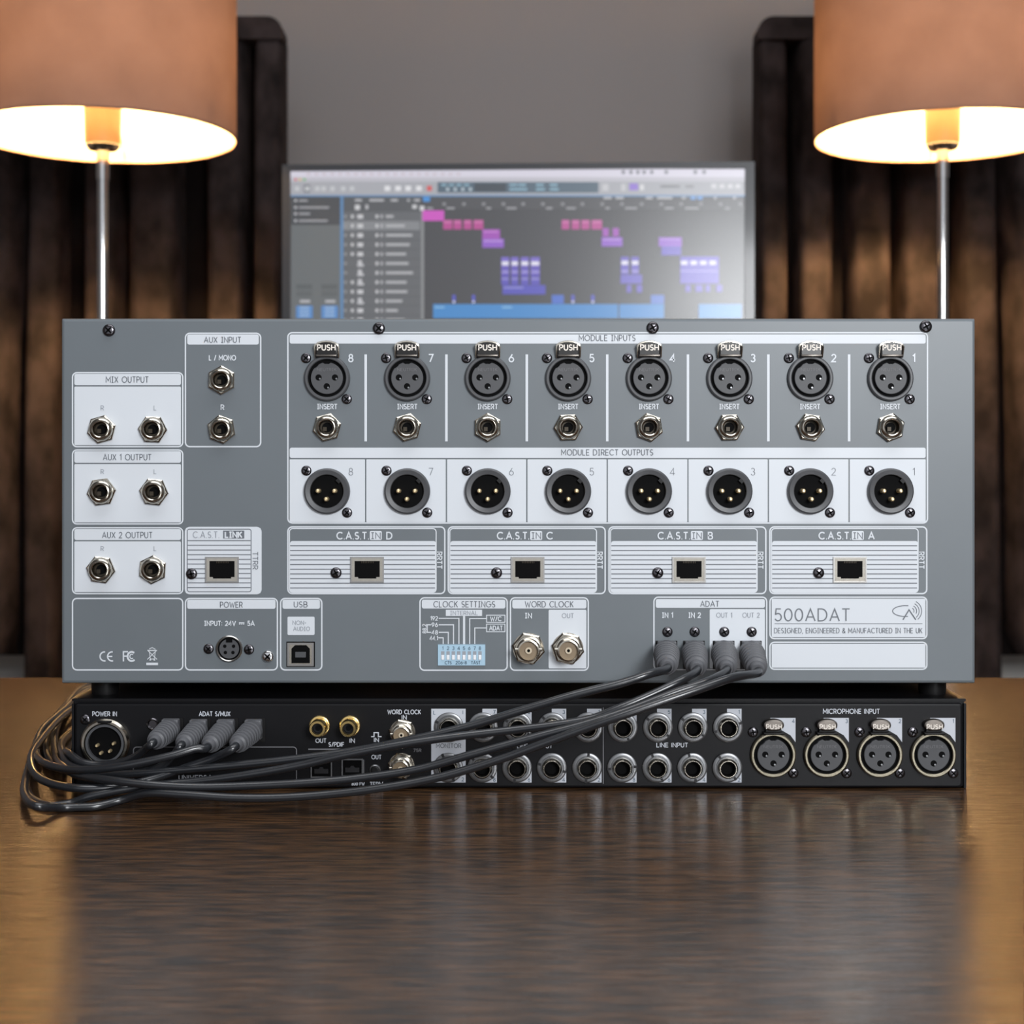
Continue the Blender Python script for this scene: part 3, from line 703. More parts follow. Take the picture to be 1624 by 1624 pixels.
# ---- printing on the upper panel
def section(x0, x1, y0, y1, header=None, body=None, texts=(), line=True, hdr=None, name='printed_frame', extra=None, r=8, fill=True):
    """white outline, optional white header band (y range) and white body fill; all under the panel"""
    mb = MB(); mb.flat = True; poutline(mb, x0, x1, y0, y1, 1, UO, r)
    if header: prect(mb, x0+4, x1-4, header[0], header[1], 1, UO, 3)
    if body:
        for bd in (body if isinstance(body, list) else [body]): prect(mb, *bd, 1, UO, 2)
    if extra: extra(mb)
    o = mb.build(name, 'ink', up, smooth=False)
    for tx in texts:
        t_, px, py, cap, wd, wt, m_ = tx[:7]; rot = tx[7] if len(tx) > 7 else 0
        text(t_, px, py, cap, wd, wt, m_, o, rot=rot, lay=3, org=UO)
    return o
g, wt_ = 'ink_grey', 'ink'
section(114, 291, 590, 709.5, (593, 611), (118, 287, 613, 706), [('MIX OUTPUT', 202, 602, 9, 67, 1.2, g), ('R', 162.5, 647, 7, None, 1.0, 'ink_lt'), ('L', 246, 647, 7, None, 1.0, 'ink_lt')])
section(114, 291, 712.5, 832, (715.5, 734), (118, 287, 736, 828.5), [('AUX 1 OUTPUT', 202, 725, 9, 76, 1.2, g), ('R', 162.5, 748, 7, None, 1.0, 'ink_lt'), ('L', 246, 748, 7, None, 1.0, 'ink_lt')])
section(114, 291, 836, 942.5, (839, 856.5), (118, 287, 858.5, 939), [('AUX 2 OUTPUT', 202, 848.5, 9, 79, 1.2, g), ('R', 162.5, 870, 7, None, 1.0, 'ink_lt'), ('L', 246, 870, 7, None, 1.0, 'ink_lt')])
section(293, 414.5, 527.5, 709.5, (530.5, 546.5), None, [('AUX INPUT', 353, 539, 8.5, 58, 1.2, g), ('L / MONO', 353, 567.5, 7.5, 42, 1.5, wt_), ('R', 353, 646, 7.5, None, 1.5, wt_)])
ce = section(114, 291, 948, 1063.5)
section(293, 441, 948, 1063.5, (951, 965.5), None, [('POWER', 367, 959, 8.5, 35, 1.2, g), ('INPUT: 24V = 5A', 364, 988.5, 7, 79, 1.5, wt_)])
section(444, 511.5, 948, 1063.5, (951, 965.5), (456, 499, 978, 1007), [('USB', 477, 958.5, 8.5, 21, 1.2, g), ('NON-', 475, 987.5, 6, 21, .9, 'ink_lt'), ('AUDIO', 478.5, 997, 6, 26, .9, 'ink_lt')])
# regulatory marks
mb = MB(); mb.flat = True
def st(pts, w=2.2, lay=2): stroke(mb, [(X(p[0])-UO.x, Z(p[1])-UO.z) for p in pts], w*S, -.00009*lay-UO.y)
st([(167-1+7.2*math.cos(math.radians(a)), 1041+7.2*math.sin(math.radians(a))) for a in range(80, 281, 15)])
st([(178+7.2*math.cos(math.radians(a)), 1041+7.2*math.sin(math.radians(a))) for a in range(80, 281, 15)]); st([(172, 1041), (178, 1041)])
st([(203, 1033.5), (196, 1033.5), (196, 1048.5)]); st([(196, 1040.5), (202, 1040.5)])
st([(209+6.5*math.cos(math.radians(a)), 1041+7.2*math.sin(math.radians(a))) for a in range(50, 311, 15)], 3); st([(209+3*math.cos(math.radians(a)), 1041+3.4*math.sin(math.radians(a))) for a in range(50, 311, 20)], 1.6)
st([(234, 1031), (249, 1045.5)], 1.2); st([(249, 1031), (234, 1045.5)], 1.2); st([(235.5, 1031.5), (247.5, 1031.5)], 1.8); st([(237, 1033), (238.5, 1045), (245, 1045), (246.5, 1033)], 1.1)
st([(237, 1029), (241.5, 1027), (246.5, 1029.5)], 1.2); st([(232.8, 1052.8), (250.2, 1052.8)], 4)
for k in (238.5, 245): st([(k-1, 1046.5), (k+1, 1046.5)], 2)
mb.build('regulatory_marks', 'ink', ce, smooth=False)
# link box: solid white with grey rules
o = section(293, 415, 835.5, 942.5, None, (294.5, 413.5, 837, 941), [('C.A.S.T.', 327, 848, 9.5, 41, 1.3, 'ink_lt'), ('TTRR', 405, 889, 8, 27, 1.1, g, -PI/2)])
mb = MB(); mb.flat = True; poutline(mb, 296.5, 399, 838.5, 939, 2, UO, 4, 1.3); prect(mb, 354, 387.5, 841.5, 854, 2, UO)
for k in range(11): prect(mb, 297, 397.5, 856.6+k*7.45, 858+k*7.45, 2, UO)
mb.build('ruled_lines', 'ink_grey', o, smooth=False)
text('LINK', 370.5, 848, 8.5, 26, 2.4, 'ink', o, lay=3.4, org=UO)
# main block
dv = [580, 708, 835.5, 963, 1091, 1218.5, 1346.5]
def ex(mb):
    for x in dv: prect(mb, x-2, x+2, 562, 700, 1, UO)
    prect(mb, 459.5, 1468, 710, 726.2, 1, UO, 3)
    xs = [459.5]+dv+[1468]
    for a, c in zip(xs[:-1], xs[1:]): prect(mb, a+(1.1 if a > 460 else 0), c-(1.1 if c < 1467 else 0), 728.5, 828, 1, UO, 1)
xc = [519, 646, 773.5, 901, 1029, 1156.5, 1284.5, 1411.5]
tx = [('MODULE INPUTS', 963, 536, 8.8, 89, 1.2, g), ('MODULE DIRECT OUTPUTS', 963, 717.5, 8.8, 145, 1.2, g)]
for k, x in enumerate(xc):
    tx += [(str(8-k), x+37.5, 568, 11.5, None, 2.1, wt_), (str(8-k), x+37.5, 748, 11, None, .9, g), ('INSERT', x, 644.8, 7.5, 31, 1.6, wt_)]
section(455.5, 1472, 526.5, 830.5, (530.5, 545), None, tx, extra=ex)
# four network sections
for k, (x0, L) in enumerate(((455.5, 'D'), (709.8, 'C'), (964.6, 'B'), (1219.8, 'A'))):
    def ex(mb, x0=x0):
        poutline(mb, x0+2.8, x0+237, 837.5, 940.2, 1, UO, 6, 1.6)
        prect(mb, x0+4.5, x0+236, 858, 939, 1, UO, 4); prect(mb, x0+131, x0+150, 842, 856.5, 1.5, UO, 2)
    o = section(x0, x0+251, 834.5, 942.5, None, None, [('C.A.S.T.', x0+104, 849.5, 10.5, 50, 2.1, wt_), (L, x0+162, 849.5, 10.5, None, 2.1, wt_), ('IN', x0+140.7, 849.5, 9.5, 14, 1.3, g), ('RRTT', x0+241.5, 888.5, 7.5, 26, 1.6, wt_, -PI/2)], extra=ex)
    mb = MB(); mb.flat = True
    for q in range(10): prect(mb, x0+4.8, x0+234.5, 864.8+q*7.42, 866.3+q*7.42, 2, UO)
    mb.build('ruled_lines', 'ink_grey', o, smooth=False)
# clock settings
def ex(mb):
    def ln(pts, w=1.6):
        stroke(mb, [(X(p[0])-UO.x, Z(p[1])-UO.z) for p in pts], w*S, -.00009-UO.y)
    prect(mb, 707, 764.5, 967, 976.8, 1, UO)
    ln([(696, 980.6), (727.8, 980.6), (727.8, 1021)]); ln([(696, 990.8), (719.3, 990.8), (719.3, 1021)]); ln([(696, 1002.8), (711, 1002.8), (711, 1021)]); ln([(695.5, 1011.5), (702.8, 1011.5), (702.8, 1021)])
    ln([(736, 976), (736, 1021)], 3.4); ln([(771, 981), (744.9, 981), (744.9, 1021)]); ln([(771, 995.8), (753, 995.8), (753, 1021)])
    ln([(683.5, 990.8), (677.5, 990.8), (677.5, 1002.8), (683.5, 1002.8)])
    poutline(mb, 771, 801.5, 975, 987.5, 1, UO, .5, 1.4); poutline(mb, 771, 801.5, 989, 1002.5, 1, UO, .5, 1.4)
section(665, 805.5, 947, 1064, (951, 965), None, [('CLOCK SETTINGS', 736.5, 958.2, 9, 97, 1.2, g), ('INTERNAL', 736, 972, 6.2, 43, .9, 'ink_lt'), ('192', 688.5, 980.6, 6, 11, 1.3, wt_), ('96', 689.5, 990.8, 6, 9, 1.3, wt_), ('48', 689.5, 1002.8, 6, 9, 1.3, wt_), ('44.1', 688, 1012, 6, 12.5, 1.3, wt_), ('88.2', 673, 997, 5.5, 14, 1.2, wt_, PI/2), ('W/C', 786.5, 981.3, 6.5, 17, 1.4, wt_), ('ADAT', 786.5, 996, 6.8, 20.5, 1.4, wt_)], extra=ex)
section(808.5, 934, 947, 1064, (951, 965), (870, 930, 967, 1060), [('WORD CLOCK', 871, 958.2, 9, 76, 1.2, g), ('IN', 838, 976.3, 7.5, 10, 1.6, wt_), ('OUT', 900.5, 976.3, 7, 18, 1.0, 'ink_lt')])
section(1036, 1217, 946, 1063, (950, 964), (1125.5, 1213, 966, 1060), [('ADAT', 1125.5, 957.5, 8.6, 29, 1.2, g), ('IN 1', 1058.5, 975.5, 7.5, 16.5, 1.6, wt_), ('IN 2', 1101.5, 975.5, 7.5, 18.5, 1.6, wt_), ('OUT 1', 1148.5, 975.5, 7.2, 24.5, 1.0, 'ink_lt'), ('OUT 2', 1191, 975.5, 7.2, 26.5, 1.0, 'ink_lt')])
nm = section(1220, 1471, 946, 1014, None, (1223.7, 1467.5, 949.5, 1010.5), [('500ADAT', 1288, 975, 19, 118, 1.9, g), ('DESIGNED, ENGINEERED & MANUFACTURED IN THE UK', 1345, 1000, 7.8, 234, .95, g)])
mb = MB(); mb.flat = True
def st2(pts, w): stroke(mb, [(X(p[0])-UO.x, Z(p[1])-UO.z) for p in pts], w*S, -.0002-UO.y)
st2([(1228.5, 989), (1462.5, 989)], 1)
st2([(1436+20.5*math.cos(math.radians(a)), 969-8.6*math.sin(math.radians(a))) for a in range(78, 200, 8)]+[(1436+20.5*math.cos(math.radians(a)), 969-8.6*math.sin(math.radians(a))) for a in range(200, 282, 8)], 1.4)
st2([(1432, 982.5), (1441.5, 967), (1452, 982.5)], 1.9)
for q, rr2 in enumerate((5, 9, 13, 17)):
    st2([(1444.5+rr2*math.cos(math.radians(a)), 969+rr2*math.sin(math.radians(a))) for a in range(-62, 52 if q > 1 else 30, 8)], 1.1)
mb.build('emblem', 'ink_grey', nm, smooth=False)
section(1220, 1471, 1017.5, 1062.5, None, (1223.7, 1467.5, 1021, 1059))

# ---- connectors on the upper panel
jr = random.Random(3)
for px, py in ((162, 681), (243, 681), (162, 780), (245, 780), (161, 903), (243, 903), (352, 603), (352, 681)): instance('jack', mk_jack, px, py, up, jr.random()*1.05)
for x in xc:
    instance('jack', mk_jack, x, 678, up, jr.random()*1.05)
for x in xc:
    o = instance('xlrf', mk_xlr_f(), x, 600, up)
for x in xc:
    screw(x-33.5, 568, up); screw(x+31, 633, up)
for x in xc:
    instance('xlrm', mk_xlr_m, x, 779, up); screw(x-33, 746.5, up); screw(x+31.5, 813, up)
for px, py in ((173, 524), (601, 521), (1035, 520), (1468, 518)): screw(px, py, up, 'big')
for px in (582.5, 837, 1092.5, 1347.5): instance('rj', mk_rj45, px, 903.5, up); screw(px-49.5, 908.5, up, 'port')
instance('rj', mk_rj45, 352.5, 903.5, up); screw(304, 910, up, 'port')
for x in (838, 900.5): instance('bnc', mk_bnc, x, 1028, up)
for x in (1058.5, 1101.7, 1148.5, 1192): screw(x, 1002, up, 'small')
# power socket
def mk_power():
    b = MB(); r = 21*S; b.lathe([(r*.86, .0002), (r*.86, .0012), (r*.93, .0016), (r, .0012), (r, 0)], seg=36, capb=False, capf=False); o = b.build('power_socket', 'steel')
    b = MB(); b.lathe([(r*.87, 0), (r*.87, .0006), (r*.80, .0006), (r*.8, .0003)], seg=32); b.build('cup', 'void', o)
    b = MB(); b.lathe([(r*.74, 0), (r*.74, .0009)], seg=32); b.build('insert', 'insert', o)
    b = MB(); b.box(-5*S, 5*S, -.0011, 0, 10*S, 17*S); b.build('key_slot', 'void', o)
    for hx, hz in ((-7, 4), (7, 4), (-6, -6), (6, -6)):
        b = MB(); b.lathe([(2.8*S, 0), (2.8*S, .00095)], (hx*S, 0, hz*S), (hx*S, -1, hz*S), 12); b.build('contact_hole', 'void', o)
    return o
instance('power', mk_power, 364, 1028.5, up); screw(331, 1029, up); screw(395, 1030, up); screw(425, 1041, up, 'silver')
def mk_usb():
    w, h = 21*S, 18.5*S; b = MB(); t2 = 3*S
    for (x0, x1, z0, z1) in ((-w, w, h-t2, h), (-w, w, -h, -h+t2), (-w, -w+t2, -h+t2, h-t2), (w-t2, w, -h+t2, h-t2)): b.box(x0, x1, -.0010, 0, z0, z1)
    o = b.build('usb_port', 'steel', smooth=False)
    b = MB(); b.box(-w-1.5*S, w+1.5*S, -.0003, 0, -h-1.5*S, h+1.5*S); b.build('port_cutout', 'void', o, smooth=False)
    b = MB(); b.box(-w+2*S, w-2*S, -.0005, 0, -h+2*S, h-2*S); b.build('inner_shield', 'nickel', o, smooth=False)
    b = MB(); b.prism([(-14.5*S, -14*S), (14.5*S, -14*S), (14.5*S, 9*S), (9*S, 14.5*S), (-9*S, 14.5*S), (-14.5*S, 9*S)], 0, -.0007); b.build('opening', 'void', o, smooth=False)
    b = MB(); b.box(-8.5*S, 8.5*S, -.0012, 0, -5*S, 4*S, b=.0002); b.build('tongue', 'shell', o)
    return o
instance('usb', mk_usb, 477, 1037.5, up)
# DIP switch
wl = UO
b = MB(); b.box(X(694.5)-wl.x, X(769.5)-wl.x, -.0008-wl.y, 0-wl.y, Z(1055)-wl.z, Z(1022)-wl.z); dip = b.build('dip_switch', 'dip', up, smooth=False)
for k in range(8):
    x = 702.3+k*8.42
    b = MB(); b.box(X(x-2.7)-wl.x, X(x+2.7)-wl.x, -.00085-wl.y, 0-wl.y, Z(1046)-wl.z, Z(1032.5)-wl.z); b.build('slider_slot', 'ink_lt', dip, smooth=False)
    b = MB(); b.box(X(x-2.2)-wl.x, X(x+2.2)-wl.x, -.0013-wl.y, 0-wl.y, Z(1045.8)-wl.z, Z(1038.5)-wl.z, b=.0001); b.build('slider', 'slider', dip, smooth=False)
b = MB(); b.flat = True
for k in range(8): text_mb(b, str(k+1), X(702.3+k*8.42)-wl.x, Z(1027.6)-wl.z, 5*S, None, .8*S, -.00088-wl.y)
text_mb(b, 'CTS', X(711)-wl.x, Z(1050.5)-wl.z, 4.6*S, 10*S, .9*S, -.00088-wl.y); text_mb(b, '206-8', X(731.5)-wl.x, Z(1050.5)-wl.z, 4.6*S, 17*S, .9*S, -.00088-wl.y); text_mb(b, 'TAST', X(754.5)-wl.x, Z(1050.5)-wl.z, 4.6*S, 14*S, .9*S, -.00088-wl.y)
b.build('lettering', 'dip_txt', dip, smooth=False)
# optical ports
UPX = (1057, 1100.5, 1147.5, 1190.7)
for x in UPX:
    b = MB(); b.box(X(x-17)-wl.x, X(x+17)-wl.x, -.0006-wl.y, 0-wl.y, Z(1061)-wl.z, Z(1016)-wl.z); p = b.build('optical_port', 'black', up, smooth=False)
    b = MB(); b.prism([(X(x-13)-wl.x, Z(1052)-wl.z), (X(x+13)-wl.x, Z(1052)-wl.z), (X(x+13)-wl.x, Z(1025)-wl.z), (X(x+9)-wl.x, Z(1020)-wl.z), (X(x-9)-wl.x, Z(1020)-wl.z), (X(x-13)-wl.x, Z(1025)-wl.z)], 0-wl.y, -.0014-wl.y); b.build('port_collar', 'shell', p, smooth=False)

# ================================================================== LOWER UNIT
lo = empty('preamp_interface', (0, .1, 0), 'slim black rackmount audio unit lying on the desk, crossed by cables', 'audio unit')
LO = worldloc(lo)
b = MB(); b.box(X(114.5), X(1531.5), .0022-LO.y, .22-LO.y, Z(1250.5)-LO.z+.0008, Z(1112)-LO.z); b.build('chassis', 'black_panel', lo, smooth=False)
b = MB(); b.box(X(113), X(1533), .001-LO.y, .221-LO.y, Z(1112.5)-LO.z, Z(1108.5)-LO.z); b.build('lid', 'black_panel', lo, smooth=False)
b = MB(); b.prism(rrect(X(118)-LO.x, X(1527)-LO.x, Z(1249.5)-LO.z, Z(1115.5)-LO.z, .0015), .0024-LO.y, 0-LO.y, bev=.0011); lpan = b.build('connector_panel', 'black_panel', lo)
for sx in (X(113.2), X(1529.5)):
    b = MB(); b.box(sx, sx+.0011, .0006-LO.y, .06-LO.y, Z(1250)-LO.z, Z(1116)-LO.z); b.build('side_flange', 'black_panel', lo, smooth=False)
def ltext(t, px, py, cap, wd, wt=1.25, m='tag', par=None, lay=2): return text(t, px, py, cap, wd, wt, m, par or lpan_tag, lay=lay, plain=True, org=LO)
mb = MB(); mb.flat = True; poutline(mb, 211, 471, 1184, 1243, 1, LO, 6, 1.4); prect(mb, 489, 600, 1187.2, 1189.2, 1, LO); prect(mb, 956, 957.4, 1122, 1243, 1, LO)
lpan_tag = mb.build('printed_frame', 'line', lo, smooth=False)
ltext('POWER IN', 166, 1132, 6.6, 38); ltext('ADAT S/MUX', 340.5, 1132, 6.6, 49); ltext('UNIVERSAL AUDIO', 334, 1233, 6.8, 100)
ltext('OUT', 509, 1174.5, 6.2, 16.5); ltext('IN', 558.5, 1174.5, 6.2, 7.5); ltext('S/PDIF', 533.5, 1180.5, 6.2, 24, 1.3)
ltext('~', 597, 1165, 9, 16, 1.7); ltext('IN', 597, 1173.5, 5.8, 7); ltext('OUT', 597, 1200.5, 6.2, 15); ltext('TERM', 597, 1243.5, 6.2, 20); ltext('800 FW', 568, 1243, 4.5, 20, 1.0)
ltext('WORD CLOCK', 641, 1129, 6.4, 52); ltext('IN', 641, 1137.5, 6, 7); ltext('75R', 662, 1190, 4.5, 12, 1.0, 'line')
ltext('LINE INPUT', 1066, 1181.5, 6.4, 49); ltext('LINE OUTPUT', 848, 1183, 6.4, 55); ltext('MICROPHONE INPUT', 1350, 1128, 7, 89)
# 4-pin power inlet
def mk_inlet():
    b = MB(); r = 39*S; ri = 31*S
    b.lathe([(ri, .0002), (ri, .0022), (ri*1.05, .0030), (r*.92, .0030), (r, .0018), (r, 0)], seg=48, capb=False, capf=False); o = b.build('power_inlet', 'nickel')
    b = MB(); b.lathe([(ri*1.01, 0), (ri*1.01, .0003)], seg=40); b.build('cup', 'void', o)
    b = MB(); b.lathe([(ri*.98, .0003), (ri*.98, .0026), (ri*.86, .0026), (ri*.86, .0003)], seg=40, capb=False, capf=False); b.build('inner_sleeve', 'shell', o)
    b = MB(); b.prism([(-10*S, 32*S), (10*S, 32*S), (12*S, 36.5*S), (-12*S, 36.5*S)], 0, -.0033, bev=.0004); b.build('release_notch', 'black', o)
    for hx, hz in ((-12, -3), (14, 0), (-6, -15), (8, -12)):
        b = MB(); rh = 2.7*S; b.lathe([(rh, 0), (rh, .0030), (rh*.6, .0036)], (hx*S, 0, hz*S), (hx*S, -1, hz*S), 14); b.build('pin', 'pin_gold', o)
    return o
instance('inlet', mk_inlet, 168, 1178, lo); screw(135.5, 1141, lo)
b = MB(); b.lathe([(9.5*S, 0), (9.5*S, .0008), (8*S, .0012), (6*S, .0008), (6*S, .0003)], seg=24); o = b.build('ground_screw', 'dark_metal', lo, (X(242.5)-LO.x, -LO.y, Z(1148)-LO.z))
LPX = (275, 318, 362, 405)
for x in LPX:
    b = MB(); b.box(X(x-16)-LO.x, X(x+16)-LO.x, -.0006-LO.y, 0-LO.y, Z(1176)-LO.z, Z(1138.5)-LO.z); p = b.build('optical_port', 'black', lo, smooth=False)
    b = MB(); b.box(X(x-12)-LO.x, X(x+12)-LO.x, -.0013-LO.y, 0-LO.y, Z(1170)-LO.z, Z(1142.5)-LO.z); b.build('port_collar', 'chassis', p, smooth=False)
def mk_rca():
    b = MB(); r = 13*S
    b.lathe([(16.5*S, 0), (16.5*S, .0008), (15*S, .0011), (r, .0011), (r, .0085), (r*.93, .009), (r*.68, .009), (r*.62, .0085), (r*.62, .0015)], seg=36, capf=False); o = b.build('phono_socket', 'brass')
    b = MB(); b.lathe([(r*.64, .001), (r*.64, .0082), (r*.56, .0082), (r*.56, .0062)], seg=24, capf=True); b.build('insulator', 'black', o)
    b = MB(); b.lathe([(r*.34, .005), (r*.34, .0063)], seg=18); b.build('center_contact', 'void', o)
    return o
for x in (507, 555): instance('rca', mk_rca, x, 1151, lo)
for x in (638.5, 637): 
    o = instance('bnc', mk_bnc, x, 1161 if x == 638.5 else 1214, lo); o.scale = (.82, .9, .82)
def mk_fw():
    w, h = 17*S, 14*S; b = MB(); t2 = 2*S
    for (x0, x1, z0, z1) in ((-w, w, h-t2, h), (-w, w, -h, -h+t2), (-w, -w+t2, -h+t2, h-t2), (w-t2, w, -h+t2, h-t2)): b.box(x0, x1, -.0009, 0, z0, z1)
    o = b.build('data_port', 'washer', smooth=False)
    b = MB(); b.box(-w+t2, w-t2, -.0003, 0, -h+t2, h-t2); b.build('opening', 'void', o, smooth=False)
    b = MB(); b.box(-11*S, 11*S, -.0012, 0, -7*S, 0); b.prism([(-4*S, 0), (4*S, 0), (2*S, 3*S), (-2*S, 3*S)], 0, -.0012); b.build('tongue', 'chassis', o, smooth=False)
    return o
for x, y in ((510, 1219), (559, 1217)): instance('fw', mk_fw, x, y, lo)
mb = MB(); mb.flat = True
stroke(mb, [(X(p[0])-LO.x, Z(p[1])-LO.z) for p in ((555, 1208), (561, 1208), (564, 1205.5), (577, 1205.5), (577, 1232))], 1.3*S, -.0001-LO.y); mb.build('port_outline', 'line', lpan_tag, smooth=False)
def mk_btn():
    b = MB(); r = 9*S; b.lathe([(r*.8, .0003), (r*.8, .0014), (r, .0010), (r, 0)], seg=24, capb=False, capf=False); o = b.build('push_button', 'washer')
    b = MB(); b.lathe([(r*.78, 0), (r*.78, .0009), (r*.5, .0011)], seg=20); b.build('button_cap', 'black', o); return o
instance('btn', mk_btn, 595, 1221, lo)
# line jacks: tags then sockets
def mk_ljack():
    b = MB(); r = 16*S; ri = 11*S; h = .0048
    b.lathe([(ri, .0004), (ri, h*.8), (ri*1.12, h), (r*.82, h), (r*.97, h*.82), (r, h*.55), (r, 0)], seg=32, capb=False, capf=False); o = b.build('line_jack', 'nickel')
    b = MB(); R = 23.5*S
    b.lathe([(R*.98, 0), (R, .0003), (R, .0011), (R*.93, .0014), (R*.80, .0014), (R*.79, .0010), (R*.76, .0010), (R*.75, .0017), (r, .0017)], seg=36, capf=False); b.build('ring_nut', 'washer', o)
    b = MB(); b.box(-2*S, 2*S, -.00145, 0, R*.78, R*1.01); b.box(-2*S, 2*S, -.00145, 0, -R*1.01, -R*.78); b.build('nut_notch', 'chassis', o, smooth=False)
    b = MB(); b.lathe([(ri, .0003), (ri*.98, .0006), (ri*.98, .003)], seg=24, capf=False); b.build('socket_bore', 'void', o)
    return o
top = [(821, '5', 'ab'), (876, '3', ''), (932, '1', ''), (987.5, '7', ''), (1043, '5', ''), (1098.5, '3', ''), (1154, '1', '')]
def tagshape(x0, x1, y0, y1, digit, dx, dy, poly=None):
    mb = MB()
    if poly: mb.prism([(X(p[0])-LO.x, Z(p[1])-LO.z) for p in poly], 0-LO.y, -.0002-LO.y)
    else: mb.box(X(x0)-LO.x, X(x1)-LO.x, -.0002-LO.y, 0-LO.y, Z(y1)-LO.z, Z(y0)-LO.z)
    o = mb.build('number_tag', 'tag', lo, smooth=False)
    text(digit, dx, dy, 5.5, None, .9, 'dip_txt', o, lay=2.8, plain=True, org=LO)
    return o
cols_ = [(766, '7', '8'), (821, '5', '6'), (876, '3', '4'), (932, '1', '2'), (987.5, '7', '8'), (1043, '5', '6'), (1098.5, '3', '4'), (1154, '1', '2')]
for x, a, c in cols_:
    tagshape(x-1, x+22, 1124, 1152, a, x+18, 1129)
    tagshape(x-1, x+22, 1218, 1241, c, x+18, 1236.5)
o = tagshape(684, 738.5, 1124, 1241, 'i', 734, 1129.5)
text('L', 689, 1130, 5.5, None, .9, 'dip_txt', o, lay=2.8, org=LO); text('2', 734, 1236, 5.5, None, .9, 'dip_txt', o, lay=2.8, org=LO); text('MONITOR', 711.5, 1182.5, 6.5, 39, 1.0, 'ink_grey', o, lay=2.8, org=LO)
for x in [712]+[c[0] for c in cols_]:
    for y in (1153, 1217):
        o = instance('ljack', mk_ljack, x-(1 if y > 1200 else 0), y, lo)
        for ch in o.children:
            if ch.name.startswith('nut_notch'): ch.rotation_euler = (0, jr.random()*PI, 0)
for k, x in enumerate((1225.5, 1310, 1394.5, 1479)):
    poly = [(x-4, 1138.5), (x+36, 1138.5), (x+36, 1177), (x+28, 1166), (x+14, 1158), (x-4, 1156)]
    tagshape(0, 0, 0, 0, str(4-k), x+32.5, 1143.5, poly)
    instance('xlrb', mk_xlr_f('ring', True), x, 1196.5, lo); screw(x-31.5, 1161, lo); screw(x+32.5, 1226, lo)

# ================================================================== CABLES
def catmull(P, n=10):
    P = [Vector(p) for p in P]; P = [P[0]*2-P[1]]+P+[P[-1]*2-P[-2]]; out = []
    for i in range(1, len(P)-2):
        p0, p1, p2, p3 = P[i-1], P[i], P[i+1], P[i+2]
        t0 = 0; t1 = t0+max((p1-p0).length, 1e-6)**.5; t2 = t1+max((p2-p1).length, 1e-6)**.5; t3 = t2+max((p3-p2).length, 1e-6)**.5
        for k in range(n):
            t = t1+(t2-t1)*k/n
            A1 = p0*((t1-t)/(t1-t0))+p1*((t-t0)/(t1-t0)); A2 = p1*((t2-t)/(t2-t1))+p2*((t-t1)/(t2-t1)); A3 = p2*((t3-t)/(t3-t2))+p3*((t-t2)/(t3-t2))
            B1 = A1*((t2-t)/(t2-t0))+A2*((t-t0)/(t2-t0)); B2 = A2*((t3-t)/(t3-t1))+A3*((t-t1)/(t3-t1))
            out.append(B1*((t2-t)/(t2-t1))+B2*((t-t1)/(t2-t1)))
    out.append(P[-2]); return out
def D_(px, py, z=.0022):       # point lying on the desk (height z) seen at the pixel
    D = (HC-z)*F/(py-HY); return Vector((X(px, D), D-D0, z))
RC = .0019
def plug(t, p0, p1, org, bodyw=.0044, k=1.0):
    p0 = Vector(p0)-org; p1 = Vector(p1)-org; L = (p1-p0).length
    b = MB(); c = p0
    b.box(c.x-bodyw, c.x+bodyw, c.y-.0045, c.y-.0005, c.z-.0044, c.z+.0048, b=.0006); pl = b.build('plug', 'rubber', t)
    prof = [(.0046, .002), (.0061, .0035)]
    n = 6; a0 = .0055; seglen = (L*.84-a0)/n
    for q in range(n):
        s0 = a0+q*seglen; r = .0062-.0012*(q/n)
        prof += [(r, s0), (r+.0001, s0+seglen*.62), (r-.0006, s0+seglen*.68), (r-.0006, s0+seglen*.95)]
    prof += [(.0047, L*.85), (.0047, L*.90), (.0036, L*.92), (.0034, L), (.0028, L*1.04)]
    b = MB(); b.lathe([(q[0]*k, q[1]) for q in prof], p0, p1, 28); b.build('ribbed_boot', 'rubber', pl, ang=30)
TOPC = []
runs = []
up_ends = [((1057, 1032), (1058, 1057)), ((1100.5, 1032), (1105, 1060)), ((1147.5, 1032), (1152, 1060)), ((1190.7, 1032), (1201, 1062))]
lo_ends = [((272, 1155), (244, 1177)), ((316, 1156), (289, 1181)), ((359, 1156), (330, 1183)), ((403, 1156), (374, 1183))]
A_ = PT
def front(px, py, y): return PT(px, py, y)
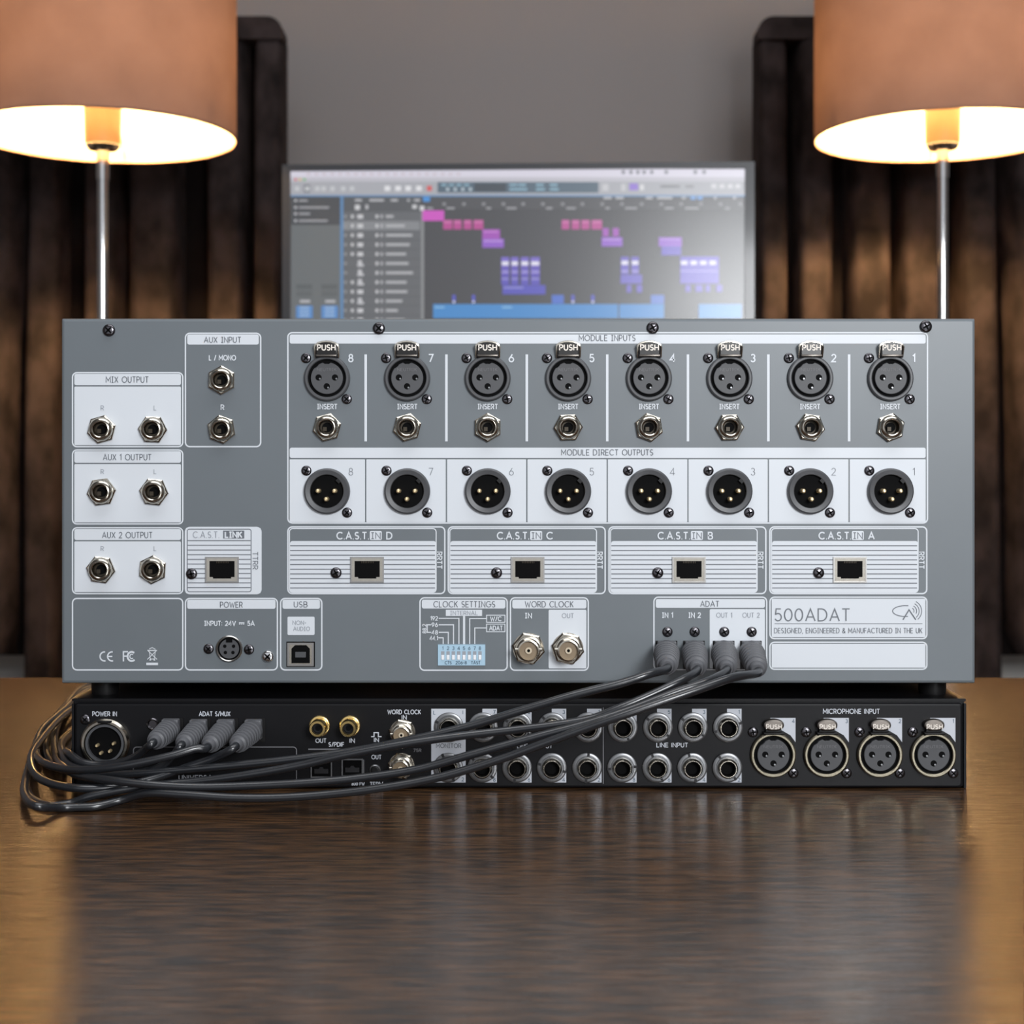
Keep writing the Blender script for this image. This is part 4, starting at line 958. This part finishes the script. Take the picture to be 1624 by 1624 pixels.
mid = {
 0: [front(1030, 1069, -.044), front(990, 1082, -.046), front(908, 1103, -.046), front(820, 1129, -.044), front(750, 1150, -.042), front(662, 1171, -.040), front(561, 1191, -.036), front(440, 1207, -.033), front(335, 1217, -.030), front(224, 1226, -.027), front(155, 1229, -.022), front(110, 1223, -.012), D_(79, 1206, .006), D_(73, 1178, .004), D_(84, 1148, .003), D_(112, 1112, .0025), D_(140, 1088, .0025), D_(200, 1082, .0025), D_(225, 1091, .0025), D_(200, 1112, .0025), D_(135, 1150, .003), D_(107, 1186, .004), front(112, 1197, -.008), front(130, 1209, -.014), front(165, 1213, -.016), front(210, 1203, -.022), front(232, 1187, -.028)],
 1: [front(1081, 1079, -.046), front(1030, 1103, -.050), front(985, 1122, -.052), front(940, 1139, -.051), front(885, 1149, -.050), front(820, 1157, -.048), front(724, 1168, -.047), front(640, 1180, -.046), front(540, 1199, -.044), front(480, 1213, -.042), front(390, 1229, -.040), front(307, 1240, -.038), front(230, 1247, -.038), front(180, 1255, -.040), front(140, 1264, -.041), D_(112, 1274), D_(80, 1278), D_(55, 1270), D_(42, 1250), D_(46, 1220), D_(62, 1180), D_(88, 1138), D_(120, 1102), D_(150, 1083), D_(205, 1077), D_(240, 1087), D_(205, 1118, .006), D_(118, 1160, .006), front(100, 1196, .004), front(112, 1214, -.012), front(165, 1229, -.022), front(220, 1226, -.025), front(255, 1216, -.027), front(276, 1197, -.029)],
 2: [front(1118, 1082, -.050), front(1074, 1097, -.054), front(992, 1128, -.057), front(918, 1151, -.057), front(860, 1166, -.056), front(750, 1196, -.054), front(662, 1220, -.052), front(569, 1234, -.050), front(492, 1241, -.049), front(400, 1246, -.047), front(307, 1248, -.046), front(224, 1243, -.045), front(165, 1236, -.040), front(122, 1229, -.026), front(98, 1214, -.010), D_(88, 1192, .008), D_(88, 1160, .006), D_(101, 1128, .006), D_(128, 1093, .006), D_(160, 1080, .006), D_(190, 1075.5, .008), D_(188, 1079, .010), D_(140, 1096, .010), D_(98, 1129, .010), D_(68, 1156, .010), D_(57, 1186, .010), front(70, 1210, -.008), front(100, 1219, -.022), front(140, 1221, -.032), front(200, 1214, -.037), front(270, 1199, -.037), front(312, 1187, -.034)],
 3: [front(1160, 1075, -.052), front(1100, 1096, -.060), front(1000, 1130, -.064), front(920, 1158, -.062), front(860, 1180, -.060), front(802, 1201, -.058), front(699, 1232, -.056), front(595, 1251, -.054), front(517, 1260, -.052), front(440, 1265, -.051), front(370, 1265, -.050), front(290, 1260, -.048), front(234, 1258, -.045), D_(195, 1268, .004), D_(150, 1279), D_(100, 1281), D_(60, 1279, .0055), D_(40, 1262, .005), D_(41, 1236, .005), D_(52, 1200, .005), D_(76, 1158, .005), D_(108, 1118, .005), D_(140, 1092, .005), D_(190, 1080, .005), D_(228, 1082, .0055), D_(200, 1100, .0065), D_(120, 1122, .012), D_(66, 1172, .012), D_(49, 1206, .012), front(57, 1229, -.014), front(82, 1243, -.030), front(122, 1250, -.038), front(180, 1249, -.036), front(240, 1236, -.030), front(296, 1217, -.028), front(340, 1202, -.029)],
}
lab = ['black optical cable plugged into the leftmost of the four upper optical ports', 'black optical cable plugged into the second upper optical port from the left', 'black optical cable plugged into the third upper optical port from the left', 'black optical cable plugged into the rightmost of the four upper optical ports']
for k in range(4):
    e0, e1 = up_ends[k]; f0, f1 = lo_ends[k]
    a0 = PT(*e0, -.0006); a1 = PT(*e1, -.030); c0 = PT(*f0, -.0006); c1 = PT(*f1, -.028)
    org = Vector((a0.x, a0.y, 0))
    t = empty('optical_cable', org, lab[k], 'cable', 'optical cables linking the two units')
    plug(t, a0, a1, org); plug(t, c0, c1, org, .0040, .87)
    d0 = (a1-a0).normalized(); d1 = (c1-c0).normalized()
    P = [a1-d0*.004, a1+d0*.004]+mid[k]+[c1+d1*.004, c1-d1*.004]
    pts = [p-org for p in catmull(P, 9)]
    for p in pts: p.z = max(p.z, RC+.0002)
    b = MB(); b.tube(pts, RC, 10); b.build('jacket', 'cable', t, ang=60)
